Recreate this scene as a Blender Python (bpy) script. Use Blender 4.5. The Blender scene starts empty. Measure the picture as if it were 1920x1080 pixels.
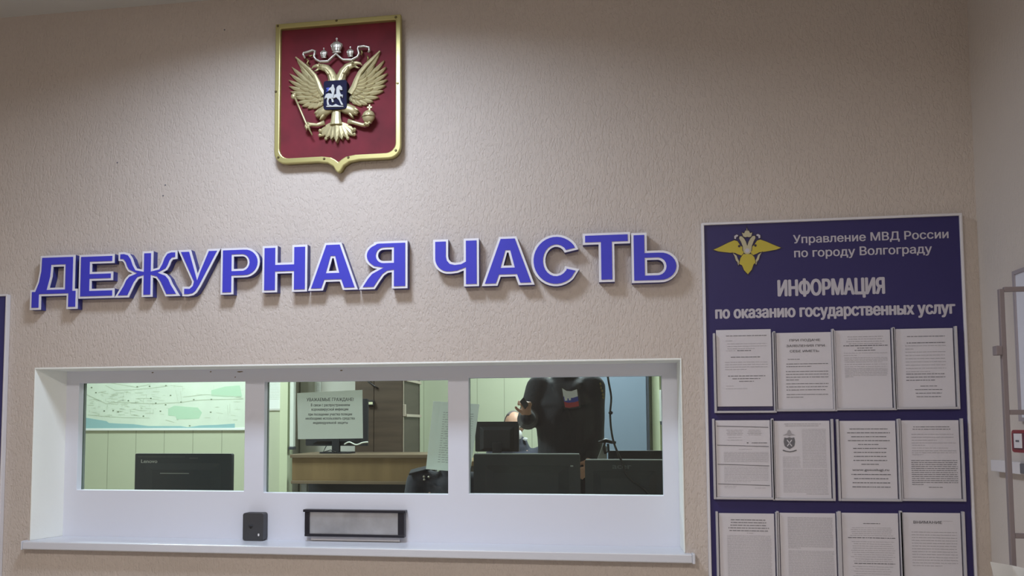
import bpy, bmesh, math, random
from mathutils import Vector, Matrix
from mathutils.geometry import delaunay_2d_cdt
random.seed(7)
S = bpy.context.scene
COL = S.collection
PI = math.pi

# ------------------------------------------------------------------ camera
F, YAW, PITCH, ROLL, PX0, PY0 = 1598.8, .1547, .0657, -.0035, -87.76, 150.56
DW, EYE = 3.25, 1.40                       # camera to sign wall, eye height
cy, sy, cp, sp, cr, sr = math.cos(YAW), math.sin(YAW), math.cos(PITCH), math.sin(PITCH), math.cos(ROLL), math.sin(ROLL)
fwd = Vector((-sy*cp, cy*cp, sp)); rgt = Vector((cy, sy, 0)); dwn = fwd.cross(rgt)
R0 = rgt*cr - dwn*sr; R1 = rgt*sr + dwn*cr
CAM = Vector((0, -DW, EYE))
cd = bpy.data.cameras.new('camera'); cam = bpy.data.objects.new('camera', cd); COL.objects.link(cam)
cd.sensor_width = 36; cd.lens = F/1920*36; cd.shift_x = -PX0/1920; cd.shift_y = PY0/1920
cd.clip_start = .05; cd.clip_end = 60
up, bk = -R1, -fwd
cam.matrix_world = Matrix(((R0.x, up.x, bk.x, CAM.x), (R0.y, up.y, bk.y, CAM.y), (R0.z, up.z, bk.z, CAM.z), (0, 0, 0, 1)))
S.camera = cam

def at(px, py, Y=0.0):
    """point of the place seen at a pixel of the photograph, on the upright plane y = Y"""
    d = R0*((px-960-PX0)/F) + R1*((py-540-PY0)/F) + fwd
    return CAM + d*((Y-CAM.y)/d.y)

# ------------------------------------------------------------------ light and exposure
S.view_settings.view_transform = 'Standard'; S.view_settings.look = 'None'
S.view_settings.exposure = 0.08; S.view_settings.gamma = 1.0; S.view_settings.use_curve_mapping = False
S.cycles.max_bounces = 8; S.cycles.transparent_max_bounces = 16
w = bpy.data.worlds.new('world'); S.world = w; w.use_nodes = True
w.node_tree.nodes['Background'].inputs[0].default_value = (.9, .95, 1, 1)
w.node_tree.nodes['Background'].inputs[1].default_value = 0.02

def area(name, loc, sx, sy_, power, col, spread=PI, parent=None):
    l = bpy.data.lights.new(name, 'AREA'); l.shape = 'RECTANGLE'; l.size = sx; l.size_y = sy_
    l.energy = power; l.color = col; l.spread = spread
    o = bpy.data.objects.new(name, l); COL.objects.link(o)
    if parent: o.parent = parent; o.location = Vector(loc)-parent.location
    else: o.location = loc
    return o

CEIL = at(0, 29.7).z - .01
# lobby ceiling lamps: x, y, size x, size y, watts   (fixtures are built further down around these)
COOL, WARM = (.82, .95, 1.16), (1.0, .92, .86)
LOBBY_LAMPS = [(-1.05, -.88, .36, .36, 21.5, math.radians(160), COOL),
               (-1.28, -3.6, .55, .55, 56, math.radians(170), WARM),
               (.45, -3.6, .55, .55, 21, math.radians(170), WARM)]
DUTY_LAMPS = [(-3.0, 1.9, .6, .6, 76), (-.1, 3.2, .6, .6, 85)]
DUTY_COL = (.95, 1.0, 1.08)

# ------------------------------------------------------------------ materials
MATS = {}
def mat(name, col, rough=.6, metal=0, spec=.5, bump=None, var=None, emit=None, coat=0, sheen=0):
    """bump=(scale, strength, stretch xyz) noise bump; var=(scale, amount) mottled colour"""
    if name in MATS: return MATS[name]
    m = bpy.data.materials.new(name); m.use_nodes = True; nt = m.node_tree; N = nt.nodes; L = nt.links
    b = N['Principled BSDF']; c4 = (*col, 1)
    b.inputs['Base Color'].default_value = c4; b.inputs['Roughness'].default_value = rough
    b.inputs['Metallic'].default_value = metal; b.inputs['Specular IOR Level'].default_value = spec
    b.inputs['Coat Weight'].default_value = coat; b.inputs['Sheen Weight'].default_value = sheen
    if emit: b.inputs['Emission Color'].default_value = (*emit[0], 1); b.inputs['Emission Strength'].default_value = emit[1]
    if bump or var:
        tc = N.new('ShaderNodeTexCoord')
    if var:
        n = N.new('ShaderNodeTexNoise'); n.inputs['Scale'].default_value = var[0]; n.inputs['Detail'].default_value = 4
        L.new(tc.outputs['Object'], n.inputs['Vector'])
        r = N.new('ShaderNodeValToRGB'); a = var[1]
        r.color_ramp.elements[0].position = .3; r.color_ramp.elements[1].position = .7
        r.color_ramp.elements[0].color = (*[x*(1-a) for x in col], 1); r.color_ramp.elements[1].color = (*[min(1, x*(1+a)) for x in col], 1)
        L.new(n.outputs['Fac'], r.inputs['Fac']); L.new(r.outputs['Color'], b.inputs['Base Color'])
    if bump:
        mp = N.new('ShaderNodeMapping'); mp.inputs['Scale'].default_value = bump[2] if len(bump) > 2 else (1, 1, 1)
        L.new(tc.outputs['Object'], mp.inputs['Vector'])
        n = N.new('ShaderNodeTexNoise'); n.inputs['Scale'].default_value = bump[0]; n.inputs['Detail'].default_value = 5
        L.new(mp.outputs['Vector'], n.inputs['Vector'])
        bp = N.new('ShaderNodeBump'); bp.inputs['Strength'].default_value = bump[1]; bp.inputs['Distance'].default_value = .01
        L.new(n.outputs['Fac'], bp.inputs['Height']); L.new(bp.outputs['Normal'], b.inputs['Normal'])
    MATS[name] = m; return m

def plaster(name, col, strength):
    """scraped 'bark' plaster: short vertical furrows over fine grain"""
    m = mat(name, col, .85, spec=.25); nt = m.node_tree; N = nt.nodes; L = nt.links; b = N['Principled BSDF']
    tc = N.new('ShaderNodeTexCoord')
    mp = N.new('ShaderNodeMapping'); mp.inputs['Scale'].default_value = (1.0, 1.0, .42); L.new(tc.outputs['Object'], mp.inputs['Vector'])
    n1 = N.new('ShaderNodeTexNoise'); n1.inputs['Scale'].default_value = 125; n1.inputs['Detail'].default_value = 3; n1.inputs['Distortion'].default_value = .6
    L.new(mp.outputs['Vector'], n1.inputs['Vector'])
    n2 = N.new('ShaderNodeTexNoise'); n2.inputs['Scale'].default_value = 330; n2.inputs['Detail'].default_value = 4
    L.new(tc.outputs['Object'], n2.inputs['Vector'])
    r = N.new('ShaderNodeValToRGB'); r.color_ramp.elements[0].position = .36; r.color_ramp.elements[1].position = .52
    L.new(n1.outputs['Fac'], r.inputs['Fac'])
    ad = N.new('ShaderNodeMath'); ad.operation = 'MULTIPLY_ADD'; ad.inputs[1].default_value = .55
    L.new(n2.outputs['Fac'], ad.inputs[0]); L.new(r.outputs['Color'], ad.inputs[2])
    bp = N.new('ShaderNodeBump'); bp.inputs['Strength'].default_value = strength; bp.inputs['Distance'].default_value = .004
    L.new(ad.outputs[0], bp.inputs['Height']); L.new(bp.outputs['Normal'], b.inputs['Normal'])
    n3 = N.new('ShaderNodeTexNoise'); n3.inputs['Scale'].default_value = 1.6; n3.inputs['Detail'].default_value = 3
    L.new(tc.outputs['Object'], n3.inputs['Vector'])
    rr = N.new('ShaderNodeValToRGB'); rr.color_ramp.elements[0].position = .3; rr.color_ramp.elements[1].position = .7
    rr.color_ramp.elements[0].color = (*[x*.96 for x in col], 1); rr.color_ramp.elements[1].color = (*[x*1.03 for x in col], 1)
    L.new(n3.outputs['Fac'], rr.inputs['Fac']); L.new(rr.outputs['Color'], b.inputs['Base Color'])
    return m

def panelled(name, col, pitch, off, axis=0):
    """plastic wall boards with a narrow joint every `pitch` metres"""
    m = mat(name, col, .45); nt = m.node_tree; N = nt.nodes; L = nt.links; b = N['Principled BSDF']
    tc = N.new('ShaderNodeTexCoord'); sx = N.new('ShaderNodeSeparateXYZ'); L.new(tc.outputs['Object'], sx.inputs[0])
    a = N.new('ShaderNodeMath'); a.operation = 'ADD'; a.inputs[1].default_value = off+100*pitch; L.new(sx.outputs[axis], a.inputs[0])
    md = N.new('ShaderNodeMath'); md.operation = 'MODULO'; md.inputs[1].default_value = pitch; L.new(a.outputs[0], md.inputs[0])
    lt = N.new('ShaderNodeMath'); lt.operation = 'LESS_THAN'; lt.inputs[1].default_value = .006; L.new(md.outputs[0], lt.inputs[0])
    mx = N.new('ShaderNodeMix'); mx.data_type = 'RGBA'; mx.inputs[6].default_value = (*col, 1); mx.inputs[7].default_value = (*[x*.62 for x in col], 1)
    L.new(lt.outputs[0], mx.inputs[0]); L.new(mx.outputs[2], b.inputs['Base Color'])
    return m

def wood(name, c1, c2, scale=3, rough=.45, stretch=(1, 1, 12)):
    m = mat(name, c1, rough); nt = m.node_tree; N = nt.nodes; L = nt.links; b = N['Principled BSDF']
    tc = N.new('ShaderNodeTexCoord'); mp = N.new('ShaderNodeMapping'); mp.inputs['Scale'].default_value = stretch
    L.new(tc.outputs['Object'], mp.inputs['Vector'])
    n = N.new('ShaderNodeTexNoise'); n.inputs['Scale'].default_value = scale; n.inputs['Detail'].default_value = 6; L.new(mp.outputs['Vector'], n.inputs['Vector'])
    r = N.new('ShaderNodeValToRGB'); r.color_ramp.elements[0].position = .35; r.color_ramp.elements[1].position = .65
    r.color_ramp.elements[0].color = (*c1, 1); r.color_ramp.elements[1].color = (*c2, 1)
    L.new(n.outputs['Fac'], r.inputs['Fac']); L.new(r.outputs['Color'], b.inputs['Base Color'])
    return m

def clear(name, tint, gloss=.06, rough=.02):
    m = bpy.data.materials.new(name); m.use_nodes = True; nt = m.node_tree; N = nt.nodes; L = nt.links
    N.remove(N['Principled BSDF']); out = N['Material Output']
    t = N.new('ShaderNodeBsdfTransparent'); t.inputs[0].default_value = (*tint, 1)
    g = N.new('ShaderNodeBsdfGlossy'); g.inputs['Roughness'].default_value = rough
    lw = N.new('ShaderNodeFresnel'); lw.inputs['IOR'].default_value = 1.45
    ml = N.new('ShaderNodeMath'); ml.operation = 'MULTIPLY'; ml.inputs[1].default_value = gloss/.034; L.new(lw.outputs[0], ml.inputs[0])
    ge = N.new('ShaderNodeNewGeometry'); iv = N.new('ShaderNodeMath'); iv.operation = 'SUBTRACT'; iv.inputs[0].default_value = 1; L.new(ge.outputs['Backfacing'], iv.inputs[1])
    m2 = N.new('ShaderNodeMath'); m2.operation = 'MULTIPLY'; m2.use_clamp = True; L.new(ml.outputs[0], m2.inputs[0]); L.new(iv.outputs[0], m2.inputs[1])
    mx = N.new('ShaderNodeMixShader'); L.new(m2.outputs[0], mx.inputs[0]); L.new(t.outputs[0], mx.inputs[1]); L.new(g.outputs[0], mx.inputs[2])
    L.new(mx.outputs[0], out.inputs['Surface']); MATS[name] = m; return m

plaster('beige_plaster', (.60, .535, .485), .45)
plaster('pale_plaster', (.64, .59, .545), .2)
mat('ceiling_paint', (.60, .60, .57), .8)
mat('floor_tile', (.42, .38, .34), .4, var=(6, .1))
mat('white_paint', (.74, .765, .85), .5)
mat('white_plaster', (.88, .91, .87), .7, bump=(60, .08))
mat('sill_plastic', (.68, .705, .77), .3)
mat('letter_white', (.80, .80, .86), .35)
mat('letter_blue', (.058, .058, .55), .5, spec=.3)
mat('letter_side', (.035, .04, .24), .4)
mat('gold', (.50, .445, .25), .42, .5, bump=(90, .06))
mat('gold_dark', (.30, .25, .105), .42, .75, bump=(120, .15))
mat('frame_gold', (.50, .45, .19), .34, .55)
mat('silver', (.62, .60, .54), .3, .6)
mat('velvet', (.145, .009, .019), .8, sheen=.08, var=(9, .25))
mat('dark_navy', (.008, .008, .035), .75, spec=.2)
mat('relief_grey', (.42, .43, .42), .5)
mat('screw', (.16, .13, .06), .4, .7)
mat('board_blue', (.036, .030, .125), .4, spec=.3)
mat('board_navy', (.040, .040, .16), .4)
mat('print_grey', (.52, .50, .56), .5)
mat('white_plastic', (.72, .71, .74), .4)
mat('grey_plastic', (.50, .49, .52), .4)
mat('paper', (.68, .665, .71), .8)
def thin_paper(name, col):
    m = mat(name, col, .8); nt = m.node_tree; b = nt.nodes['Principled BSDF']; out = nt.nodes['Material Output']
    t = nt.nodes.new('ShaderNodeBsdfTranslucent'); t.inputs[0].default_value = (*col, 1)
    mx = nt.nodes.new('ShaderNodeMixShader'); mx.inputs[0].default_value = .55
    nt.links.new(b.outputs[0], mx.inputs[1]); nt.links.new(t.outputs[0], mx.inputs[2]); nt.links.new(mx.outputs[0], out.inputs['Surface'])
thin_paper('paper_bright', (.90, .91, .90))
thin_paper('paper_thin', (.88, .90, .89))
mat('ink', (.15, .15, .17), .8)
mat('ink_soft', (.38, .37, .40), .8)
mat('emblem_yellow', (.52, .43, .05), .5)
mat('emblem_pale', (.50, .46, .30), .5)
mat('emblem_dark', (.035, .022, .04), .5)
mat('black_plastic', (.012, .012, .014), .4)
mat('black_metal', (.010, .010, .018), .35)
mat('charcoal_plastic', (.048, .049, .054), .5)
mat('monitor_grey', (.036, .044, .058), .5)
mat('monitor_black', (.015, .018, .024), .45)
mat('edge_grey', (.30, .32, .32), .4)
mat('logo_grey', (.45, .47, .47), .5)
mat('logo_dark', (.085, .095, .10), .4)
mat('steel', (.50, .53, .58), .36, .75, bump=(25, .12, (1, 1, 1)), var=(14, .15))
mat('grey_tube', (.20, .17, .18), .45)
mat('thin_grey', (.36, .33, .36), .5)
mat('alarm_red', (.22, .012, .022), .35)
mat('alarm_dark', (.11, .03, .05), .5)
panelled('duty_green', (.56, .60, .44), .25, .13)
mat('duty_strip', (.66, .72, .50), .5)
mat('duty_dim', (.62, .62, .56), .7)
mat('duty_white', (.86, .90, .86), .5)
mat('map_paper', (.74, .84, .70), .6, var=(5, .06))
mat('map_river', (.33, .55, .56), .6)
mat('map_park', (.52, .74, .54), .6)
mat('map_line', (.58, .66, .51), .6)
mat('map_dot', (.22, .27, .18), .6)
mat('conduit_white', (.75, .80, .72), .5)
wood('cabinet_brown', (.085, .060, .043), (.115, .082, .058), 2.5)
wood('shelf_dark', (.050, .036, .028), (.065, .048, .038), 2.5)
wood('desk_oak', (.21, .14, .065), (.27, .18, .085), 3, stretch=(3, 1, .6))
wood('desk_edge', (.17, .125, .08), (.21, .155, .10), 3)
mat('trim_cream', (.42, .36, .29), .5)
mat('cabinet_blue', (.17, .22, .28), .5)
mat('uniform', (.015, .017, .026), .85, sheen=.15, bump=(55, .2))
mat('uniform_navy', (.020, .024, .042), .85, sheen=.15, bump=(55, .2))
mat('skin', (.50, .29, .20), .55)
mat('eye_white', (.75, .73, .70), .3)
mat('lip', (.38, .16, .13), .5)
mat('hair_grey', (.13, .11, .11), .8, bump=(150, .4))
mat('hair_dark', (.03, .022, .018), .8, bump=(150, .4))
mat('trousers', (.012, .013, .018), .9)
mat('shoe', (.01, .01, .01), .4)
mat('flag_white', (.78, .80, .84), .7)
mat('flag_blue', (.05, .07, .40), .7)
mat('flag_red', (.42, .05, .06), .7)
mat('chevron_gold', (.22, .18, .07), .7)
mat('lamp_glow', (.9, .9, .9), .5, emit=((1, 1, 1), 5.0))
mat('led', (.8, .8, .8), .4)
mat('spark', (.9, .9, .6), .4)
mat('purple_print', (.10, .015, .06), .4)
mat('stain', (.20, .15, .09), .8)
clear('window_glass', (.86, .925, .885), .035)
clear('acrylic', (1, 1, 1), .03, .1)
mat('phone_black', (.008, .008, .010), .25)

# ------------------------------------------------------------------ helpers
def tag(o, label=None, cat=None, group=None, kind=None):
    if label: o['label'] = label
    if cat: o['category'] = cat
    if group: o['group'] = group
    if kind: o['kind'] = kind
    return o

def thing(name, loc, label, cat, group=None):
    o = bpy.data.objects.new(name, None); COL.objects.link(o); o.location = loc; o.empty_display_size = .05
    return tag(o, label, cat, group)

def wloc(o):
    v = Vector(o.location)
    while o.parent: o = o.parent; v += Vector(o.location)
    return v

def fill2d(loops):
    """triangles of an outline with holes (even-odd), facing the lobby"""
    flat = [Vector((p[0], p[1])) for l in loops for p in l]; ed = []; k = 0
    for l in loops: ed += [(k+i, k+(i+1) % len(l)) for i in range(len(l))]; k += len(l)
    vo, _, fo, ov, _, _ = delaunay_2d_cdt(flat, ed, [], 0, 1e-7)
    idx = []; extra = []
    for v, o in zip(vo, ov):
        if o: idx.append(o[0])
        else: idx.append(len(flat)+len(extra)); extra.append((v.x, v.y))
    allp = flat+[Vector(e) for e in extra]; tri = []
    def inside(q):
        r = False
        for l in loops:
            for i in range(len(l)):
                (x0, y0), (x1, y1) = l[i-1], l[i]
                if (y0 > q.y) != (y1 > q.y) and q.x < (x1-x0)*(q.y-y0)/(y1-y0)+x0: r = not r
        return r
    for f in fo:
        t = [idx[i] for i in f]; a, b, c = (allp[i] for i in t[:3])
        if abs((b-a).cross(c-a)) < 1e-12 or not inside((a+b+c)/3): continue
        if (b-a).cross(c-a) < 0: t = t[::-1]
        tri.append(tuple(t))
    return tri, extra

class MB:
    def __init__(s): s.v = []; s.f = []
    def add(s, vs, fs):
        b = len(s.v); s.v += [Vector(v) for v in vs]; s.f += [tuple(b+i for i in f) for f in fs]; return s
    def box(s, x0, x1, y0, y1, z0, z1):
        return s.add([(x0, y0, z0), (x1, y0, z0), (x1, y1, z0), (x0, y1, z0), (x0, y0, z1), (x1, y0, z1), (x1, y1, z1), (x0, y1, z1)],
                     [(0, 3, 2, 1), (4, 5, 6, 7), (0, 1, 5, 4), (1, 2, 6, 5), (2, 3, 7, 6), (3, 0, 4, 7)])
    def hexa(s, front, back):
        """front: 4 points counter-clockwise seen from the front, back: the same behind"""
        return s.add(list(front)+list(back), [(0, 1, 2, 3), (7, 6, 5, 4), (1, 0, 4, 5), (2, 1, 5, 6), (3, 2, 6, 7), (0, 3, 7, 4)])
    def prism(s, loops, y0, y1, back=True, front=True):
        """loops: [outer, hole...] of (x, z); y0 the face towards the lobby, y1 the far face"""
        flat = [p for l in loops for p in l]; n = len(flat)
        tri, extra = fill2d(loops); m = n+len(extra); flat = flat+extra
        fs = []
        for t in tri:
            if front: fs.append(tuple(t))
            if back: fs.append((t[0]+m, t[2]+m, t[1]+m))
        n = m
        k = 0
        for li, l in enumerate(loops):
            ar = sum(l[i][0]*l[(i+1) % len(l)][1]-l[(i+1) % len(l)][0]*l[i][1] for i in range(len(l)))
            ccw = (ar > 0) == (li == 0)
            for i in range(len(l)):
                a, b = k+i, k+(i+1) % len(l)
                fs.append((a, a+n, b+n, b) if ccw else (b, b+n, a+n, a))
            k += len(l)
        return s.add([(x, y0, z) for x, z in flat]+[(x, y1, z) for x, z in flat], fs)
    def tube(s, pts, rad, n=8, flat=1.0, cap=True):
        pts = [Vector(p) for p in pts]; m = len(pts)
        if not isinstance(rad, (list, tuple)): rad = [rad]*m
        rings = []; ref = None
        for i, p in enumerate(pts):
            d = (pts[min(i+1, m-1)]-pts[max(i-1, 0)]).normalized()
            if ref is None:
                ref = Vector((0, 1, 0)) if abs(d.y) < .9 else Vector((1, 0, 0))
            u = (ref-d*ref.dot(d)).normalized(); ref = u; v = d.cross(u)
            rings.append([p+u*math.cos(2*PI*k/n)*rad[i]*flat+v*math.sin(2*PI*k/n)*rad[i] for k in range(n)])
        vs = [v for r in rings for v in r]; fs = []
        for i in range(m-1):
            for k in range(n):
                a = i*n+k; b = i*n+(k+1) % n; fs.append((a, b, b+n, a+n))
        if cap: fs += [tuple(range(n))[::-1], tuple((m-1)*n+k for k in range(n))]
        return s.add(vs, fs)
    def ball(s, c, r, nu=14, nv=8):
        c = Vector(c); r = Vector(r) if hasattr(r, '__len__') else Vector((r, r, r)); vs = [c+Vector((0, 0, r.z))]
        for j in range(1, nv):
            t = PI*j/nv
            vs += [c+Vector((r.x*math.sin(t)*math.cos(2*PI*i/nu), r.y*math.sin(t)*math.sin(2*PI*i/nu), r.z*math.cos(t))) for i in range(nu)]
        vs.append(c-Vector((0, 0, r.z))); e = len(vs)-1; fs = []
        for i in range(nu):
            k = (i+1) % nu; fs.append((0, 1+i, 1+k)); fs.append((e, 1+(nv-2)*nu+k, 1+(nv-2)*nu+i))
            for j in range(nv-2): fs.append((1+j*nu+i, 1+(j+1)*nu+i, 1+(j+1)*nu+k, 1+j*nu+k))
        return s.add(vs, fs)
    def lathe(s, c, prof, n=20, flat=1.0):
        """prof: (radius, z) upwards around an upright axis at c; flat squeezes in y"""
        c = Vector(c); vs = [c+Vector((r*math.cos(2*PI*k/n), r*flat*math.sin(2*PI*k/n), z)) for r, z in prof for k in range(n)]; fs = []
        for i in range(len(prof)-1):
            for k in range(n):
                a = i*n+k; b = i*n+(k+1) % n; fs.append((a, b, b+n, a+n))
        fs += [tuple(range(n))[::-1], tuple((len(prof)-1)*n+k for k in range(n))]
        return s.add(vs, fs)
    def rect(s, x0, x1, z0, z1, y):
        return s.add([(x0, y, z0), (x1, y, z0), (x1, y, z1), (x0, y, z1)], [(0, 1, 2, 3)])
    def build(s, name, m, parent=None, bevel=0, smooth=False, seg=2, sub=0):
        me = bpy.data.meshes.new(name); o = bpy.data.objects.new(name, me); COL.objects.link(o)
        if parent: org = wloc(parent); o.parent = parent; o.location = (0, 0, 0)
        else:
            xs = [v.x for v in s.v]; ys = [v.y for v in s.v]; zs = [v.z for v in s.v]
            org = Vector(((min(xs)+max(xs))/2, (min(ys)+max(ys))/2, min(zs))); o.location = org
        me.from_pydata([v-org for v in s.v], [], s.f); me.materials.append(MATS[m] if isinstance(m, str) else m); me.update()
        if smooth:
            for p in me.polygons: p.use_smooth = True
        if bevel:
            b = o.modifiers.new('bevel', 'BEVEL'); b.width = bevel; b.segments = seg; b.limit_method = 'ANGLE'; b.angle_limit = math.radians(40)
        if sub:
            b = o.modifiers.new('sub', 'SUBSURF'); b.levels = sub; b.render_levels = sub
        return o

def struct(name, mb, m, parent=None, **k):
    o = mb.build(name, m, parent, **k)
    if not parent: o['kind'] = 'structure'
    return o

def rpoly(x0, x1, z0, z1, r, n=4):
    """rounded rectangle outline, counter-clockwise in (x, z)"""
    P = []
    for cx, cz, a in ((x1-r, z0+r, -90), (x1-r, z1-r, 0), (x0+r, z1-r, 90), (x0+r, z0+r, 180)):
        for i in range(n+1):
            t = math.radians(a+90*i/n); P.append((cx+r*math.cos(t), cz+r*math.sin(t)))
    return P

def inset(loop, d, hole=False):
    """move an outline inwards by d (a hole outwards)"""
    n = len(loop); ar = sum(loop[i][0]*loop[(i+1) % n][1]-loop[(i+1) % n][0]*loop[i][1] for i in range(n))
    sg = (1 if ar > 0 else -1)*(-1 if hole else 1); out = []
    for i in range(n):
        p0, p1, p2 = Vector(loop[i-1]), Vector(loop[i]), Vector(loop[(i+1) % n])
        e1, e2 = (p1-p0).normalized(), (p2-p1).normalized()
        n1, n2 = Vector((-e1.y, e1.x))*sg, Vector((-e2.y, e2.x))*sg
        m = n1+n2
        if m.length < 1e-6: m = n1
        m = m.normalized(); k = d/max(.3, m.dot(n1)); q = p1+m*k; out.append((q.x, q.y))
    return out

TXT = {}
def text_mesh(txt):
    if txt in TXT: return TXT[txt]
    c = bpy.data.curves.new('t', 'FONT'); c.body = txt; c.resolution_u = 3; c.fill_mode = 'NONE'
    o = bpy.data.objects.new('t', c); COL.objects.link(o); dg = bpy.context.evaluated_depsgraph_get(); dg.update()
    me = bpy.data.meshes.new_from_object(o.evaluated_get(dg)); P = [v.co.copy() for v in me.vertices]; nb = {}
    for e in me.edges:
        a, b = e.vertices; nb.setdefault(a, []).append(b); nb.setdefault(b, []).append(a)
    bpy.data.objects.remove(o); bpy.data.curves.remove(c); bpy.data.meshes.remove(me)
    seen = set(); loops = []
    for st in nb:
        if st in seen: continue
        l = [st]; seen.add(st); cur = st
        while True:
            nx = [q for q in nb[cur] if q not in seen]
            if not nx: break
            cur = nx[0]; seen.add(cur); l.append(cur)
        if len(l) > 2: loops.append([(P[q].x, P[q].y) for q in l])
    tri, extra = fill2d(loops); vs = [Vector((x, y, 0)) for l in loops for x, y in l]+[Vector((x, y, 0)) for x, y in extra]
    TXT[txt] = (vs, tri); return TXT[txt]
CAPH = None
def put_text(mb, txt, x0, x1, zb, cap, y, bold=0.0, shear=0):
    """lettering from x0 to x1 on baseline zb with capital height cap, facing the lobby at plane y"""
    global CAPH
    if CAPH is None:
        v, _ = text_mesh('Н'); CAPH = max(p.y for p in v)-min(p.y for p in v)
    vs, fs = text_mesh(txt); a = min(p.x for p in vs)-bold; b = max(p.x for p in vs)+bold
    kx = (x1-x0)/(b-a); kz = cap/(CAPH+bold)
    n = 1 if bold == 0 else 9
    for i in range(n):
        t = 2*PI*i/max(1, n-1); dx, dz = (bold*math.cos(t), bold*.5*math.sin(t)) if i < n-1 else (0, 0)
        mb.add([(x0+(p.x+dx-a)*kx, y-.00003*i, zb+(p.y+dz+bold*.5)*kz) for p in vs], fs)
    return mb

def smoothpath(pts, n=4):
    out = []
    for i in range(len(pts)-1):
        p0, p1, p2, p3 = [Vector(pts[max(0, min(len(pts)-1, j))]) for j in (i-1, i, i+1, i+2)]
        for k in range(n):
            t = k/n; out.append(.5*((2*p1)+(p2-p0)*t+(2*p0-5*p1+4*p2-p3)*t*t+(3*p1-p0-3*p2+p3)*t**3))
    return out+[Vector(pts[-1])]

# ------------------------------------------------------------------ setting: the lobby
op_tl, op_tr, op_bl, op_br = at(65, 691.5), at(1276, 672.5), at(59, 1012), at(1283, 1038)
OX0, OX1 = (op_tl.x+op_bl.x)/2, (op_tr.x+op_br.x)/2
OZ1 = (op_tl.z+op_tr.z)/2; OZ0 = (op_bl.z+op_br.z)/2
RX = at(1826, 300).x                       # corner with the right wall
LX = -4.6; BY = -5.6; WT = .34             # left wall, wall behind the camera, thickness of the sign wall
PY = .150                                  # front of the white window panel
YF = WT
mb = MB(); mb.prism([[(LX-.1, 0), (RX+.12, 0), (RX+.12, CEIL), (LX-.1, CEIL)], [(OX0, OZ0-.03), (OX0, OZ1), (OX1, OZ1), (OX1, OZ0-.03)]], 0, WT)
wall = struct('wall_front', mb, 'beige_plaster')
for px, py in ((220, 305), (310, 347), (306, 367), (421, 56)):
    p = at(px, py); mb = MB(); mb.tube([p+Vector((0, -.0012, 0)), p+Vector((0, .004, 0))], .0032, 8); mb.build('drill_hole', 'ink', wall)
struct('wall_right', MB().box(RX, RX+.12, BY, .0, 0, CEIL), 'pale_plaster')
struct('wall_left', MB().box(LX-.12, LX, BY, 0, 0, CEIL), 'pale_plaster')
struct('wall_rear', MB().box(LX-.12, RX+.12, BY-.12, BY, 0, CEIL), 'pale_plaster')
struct('floor', MB().box(LX-.12, RX+.12, BY-.12, .0, -.1, 0), 'floor_tile')
struct('ceiling', MB().box(LX-.12, RX+.12, BY-.12, .0, CEIL, CEIL+.1), 'ceiling_paint')

# plaster reveal around the opening
ILX = at(124, 850, PY).x                   # splayed left side
mb = MB()
mb.hexa([(OX0-.004, -.002, OZ0), (OX0, -.002, OZ0), (OX0, -.002, OZ1), (OX0-.004, -.002, OZ1)],
        [(OX0-.004, PY+.04, OZ0), (ILX, PY+.02, OZ0), (ILX, PY+.02, OZ1-.001), (OX0-.004, PY+.04, OZ1-.001)])
mb.box(OX1-.001, OX1+.004, -.003, PY+.03, OZ0, OZ1+.003)
mb.box(OX0-.004, OX1+.004, -.002, PY+.03, OZ1-.004, OZ1+.003)
struct('trim_1', mb, 'white_plaster', bevel=.002)

# window: white panel with three glazed cut-outs, sill
win = thing('window_1', (at(680, 850, PY).x, PY, OZ0), None, None); win['kind'] = 'structure'
PT = .036
panes = [((148, 717), (459.2, 716), (457.5, 922), (144, 918)), ((495.8, 717), (840, 711), (840, 926), (494, 924.5)), ((878.7, 710), (1241.7, 703), (1243.5, 927.5), (879, 928))]
holes = []; PZ = []
for q in panes:
    P = [at(x, y, PY) for x, y in q]
    x0, x1 = (P[0].x+P[3].x)/2, (P[1].x+P[2].x)/2; z1, z0 = (P[0].z+P[1].z)/2, (P[2].z+P[3].z)/2
    holes.append((x0, x1, z0, z1))
mb = MB(); mb.prism([[(ILX-.02, OZ0-.02), (OX1+.002, OZ0-.02), (OX1+.002, OZ1+.002), (ILX-.02, OZ1+.002)]]+[[(a, c), (a, d), (b, d), (b, c)] for a, b, c, d in holes], PY, PY+PT)
struct('window_frame', mb, 'white_paint', win, bevel=.002)
for a, b, c, d in holes:
    MB().box(a-.01, b+.01, PY+PT+.001, PY+PT+.007, c-.01, d+.01).build('pane', 'window_glass', win)
    mb = MB(); e = .018
    mb.prism([[(a-.03, c-.03), (b+.03, c-.03), (b+.03, d+.03), (a-.03, d+.03)], [(a-.001, c-.001), (a-.001, d+.001), (b+.001, d+.001), (b+.001, c-.001)]], PY+PT+.008, PY+PT+.022)
    mb.build('glazing_bead', 'edge_grey', win)
sl, srr = at(51, 1031), at(1304, 1060)
SZ = OZ0; SP = -.038
mb = MB(); mb.box(sl.x+.004, srr.x-.014, SP, PY+.0, SZ-.032, SZ)
mb.build('window_sill', 'sill_plastic', win, bevel=.004)
for xa, xb in ((srr.x-.014, srr.x-.004), (sl.x-.002, sl.x+.004)):
    MB().box(xa, xb, SP-.002, .0, SZ-.034, SZ+.002).build('sill_end_cap', 'sill_plastic', win, bevel=.002)
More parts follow.
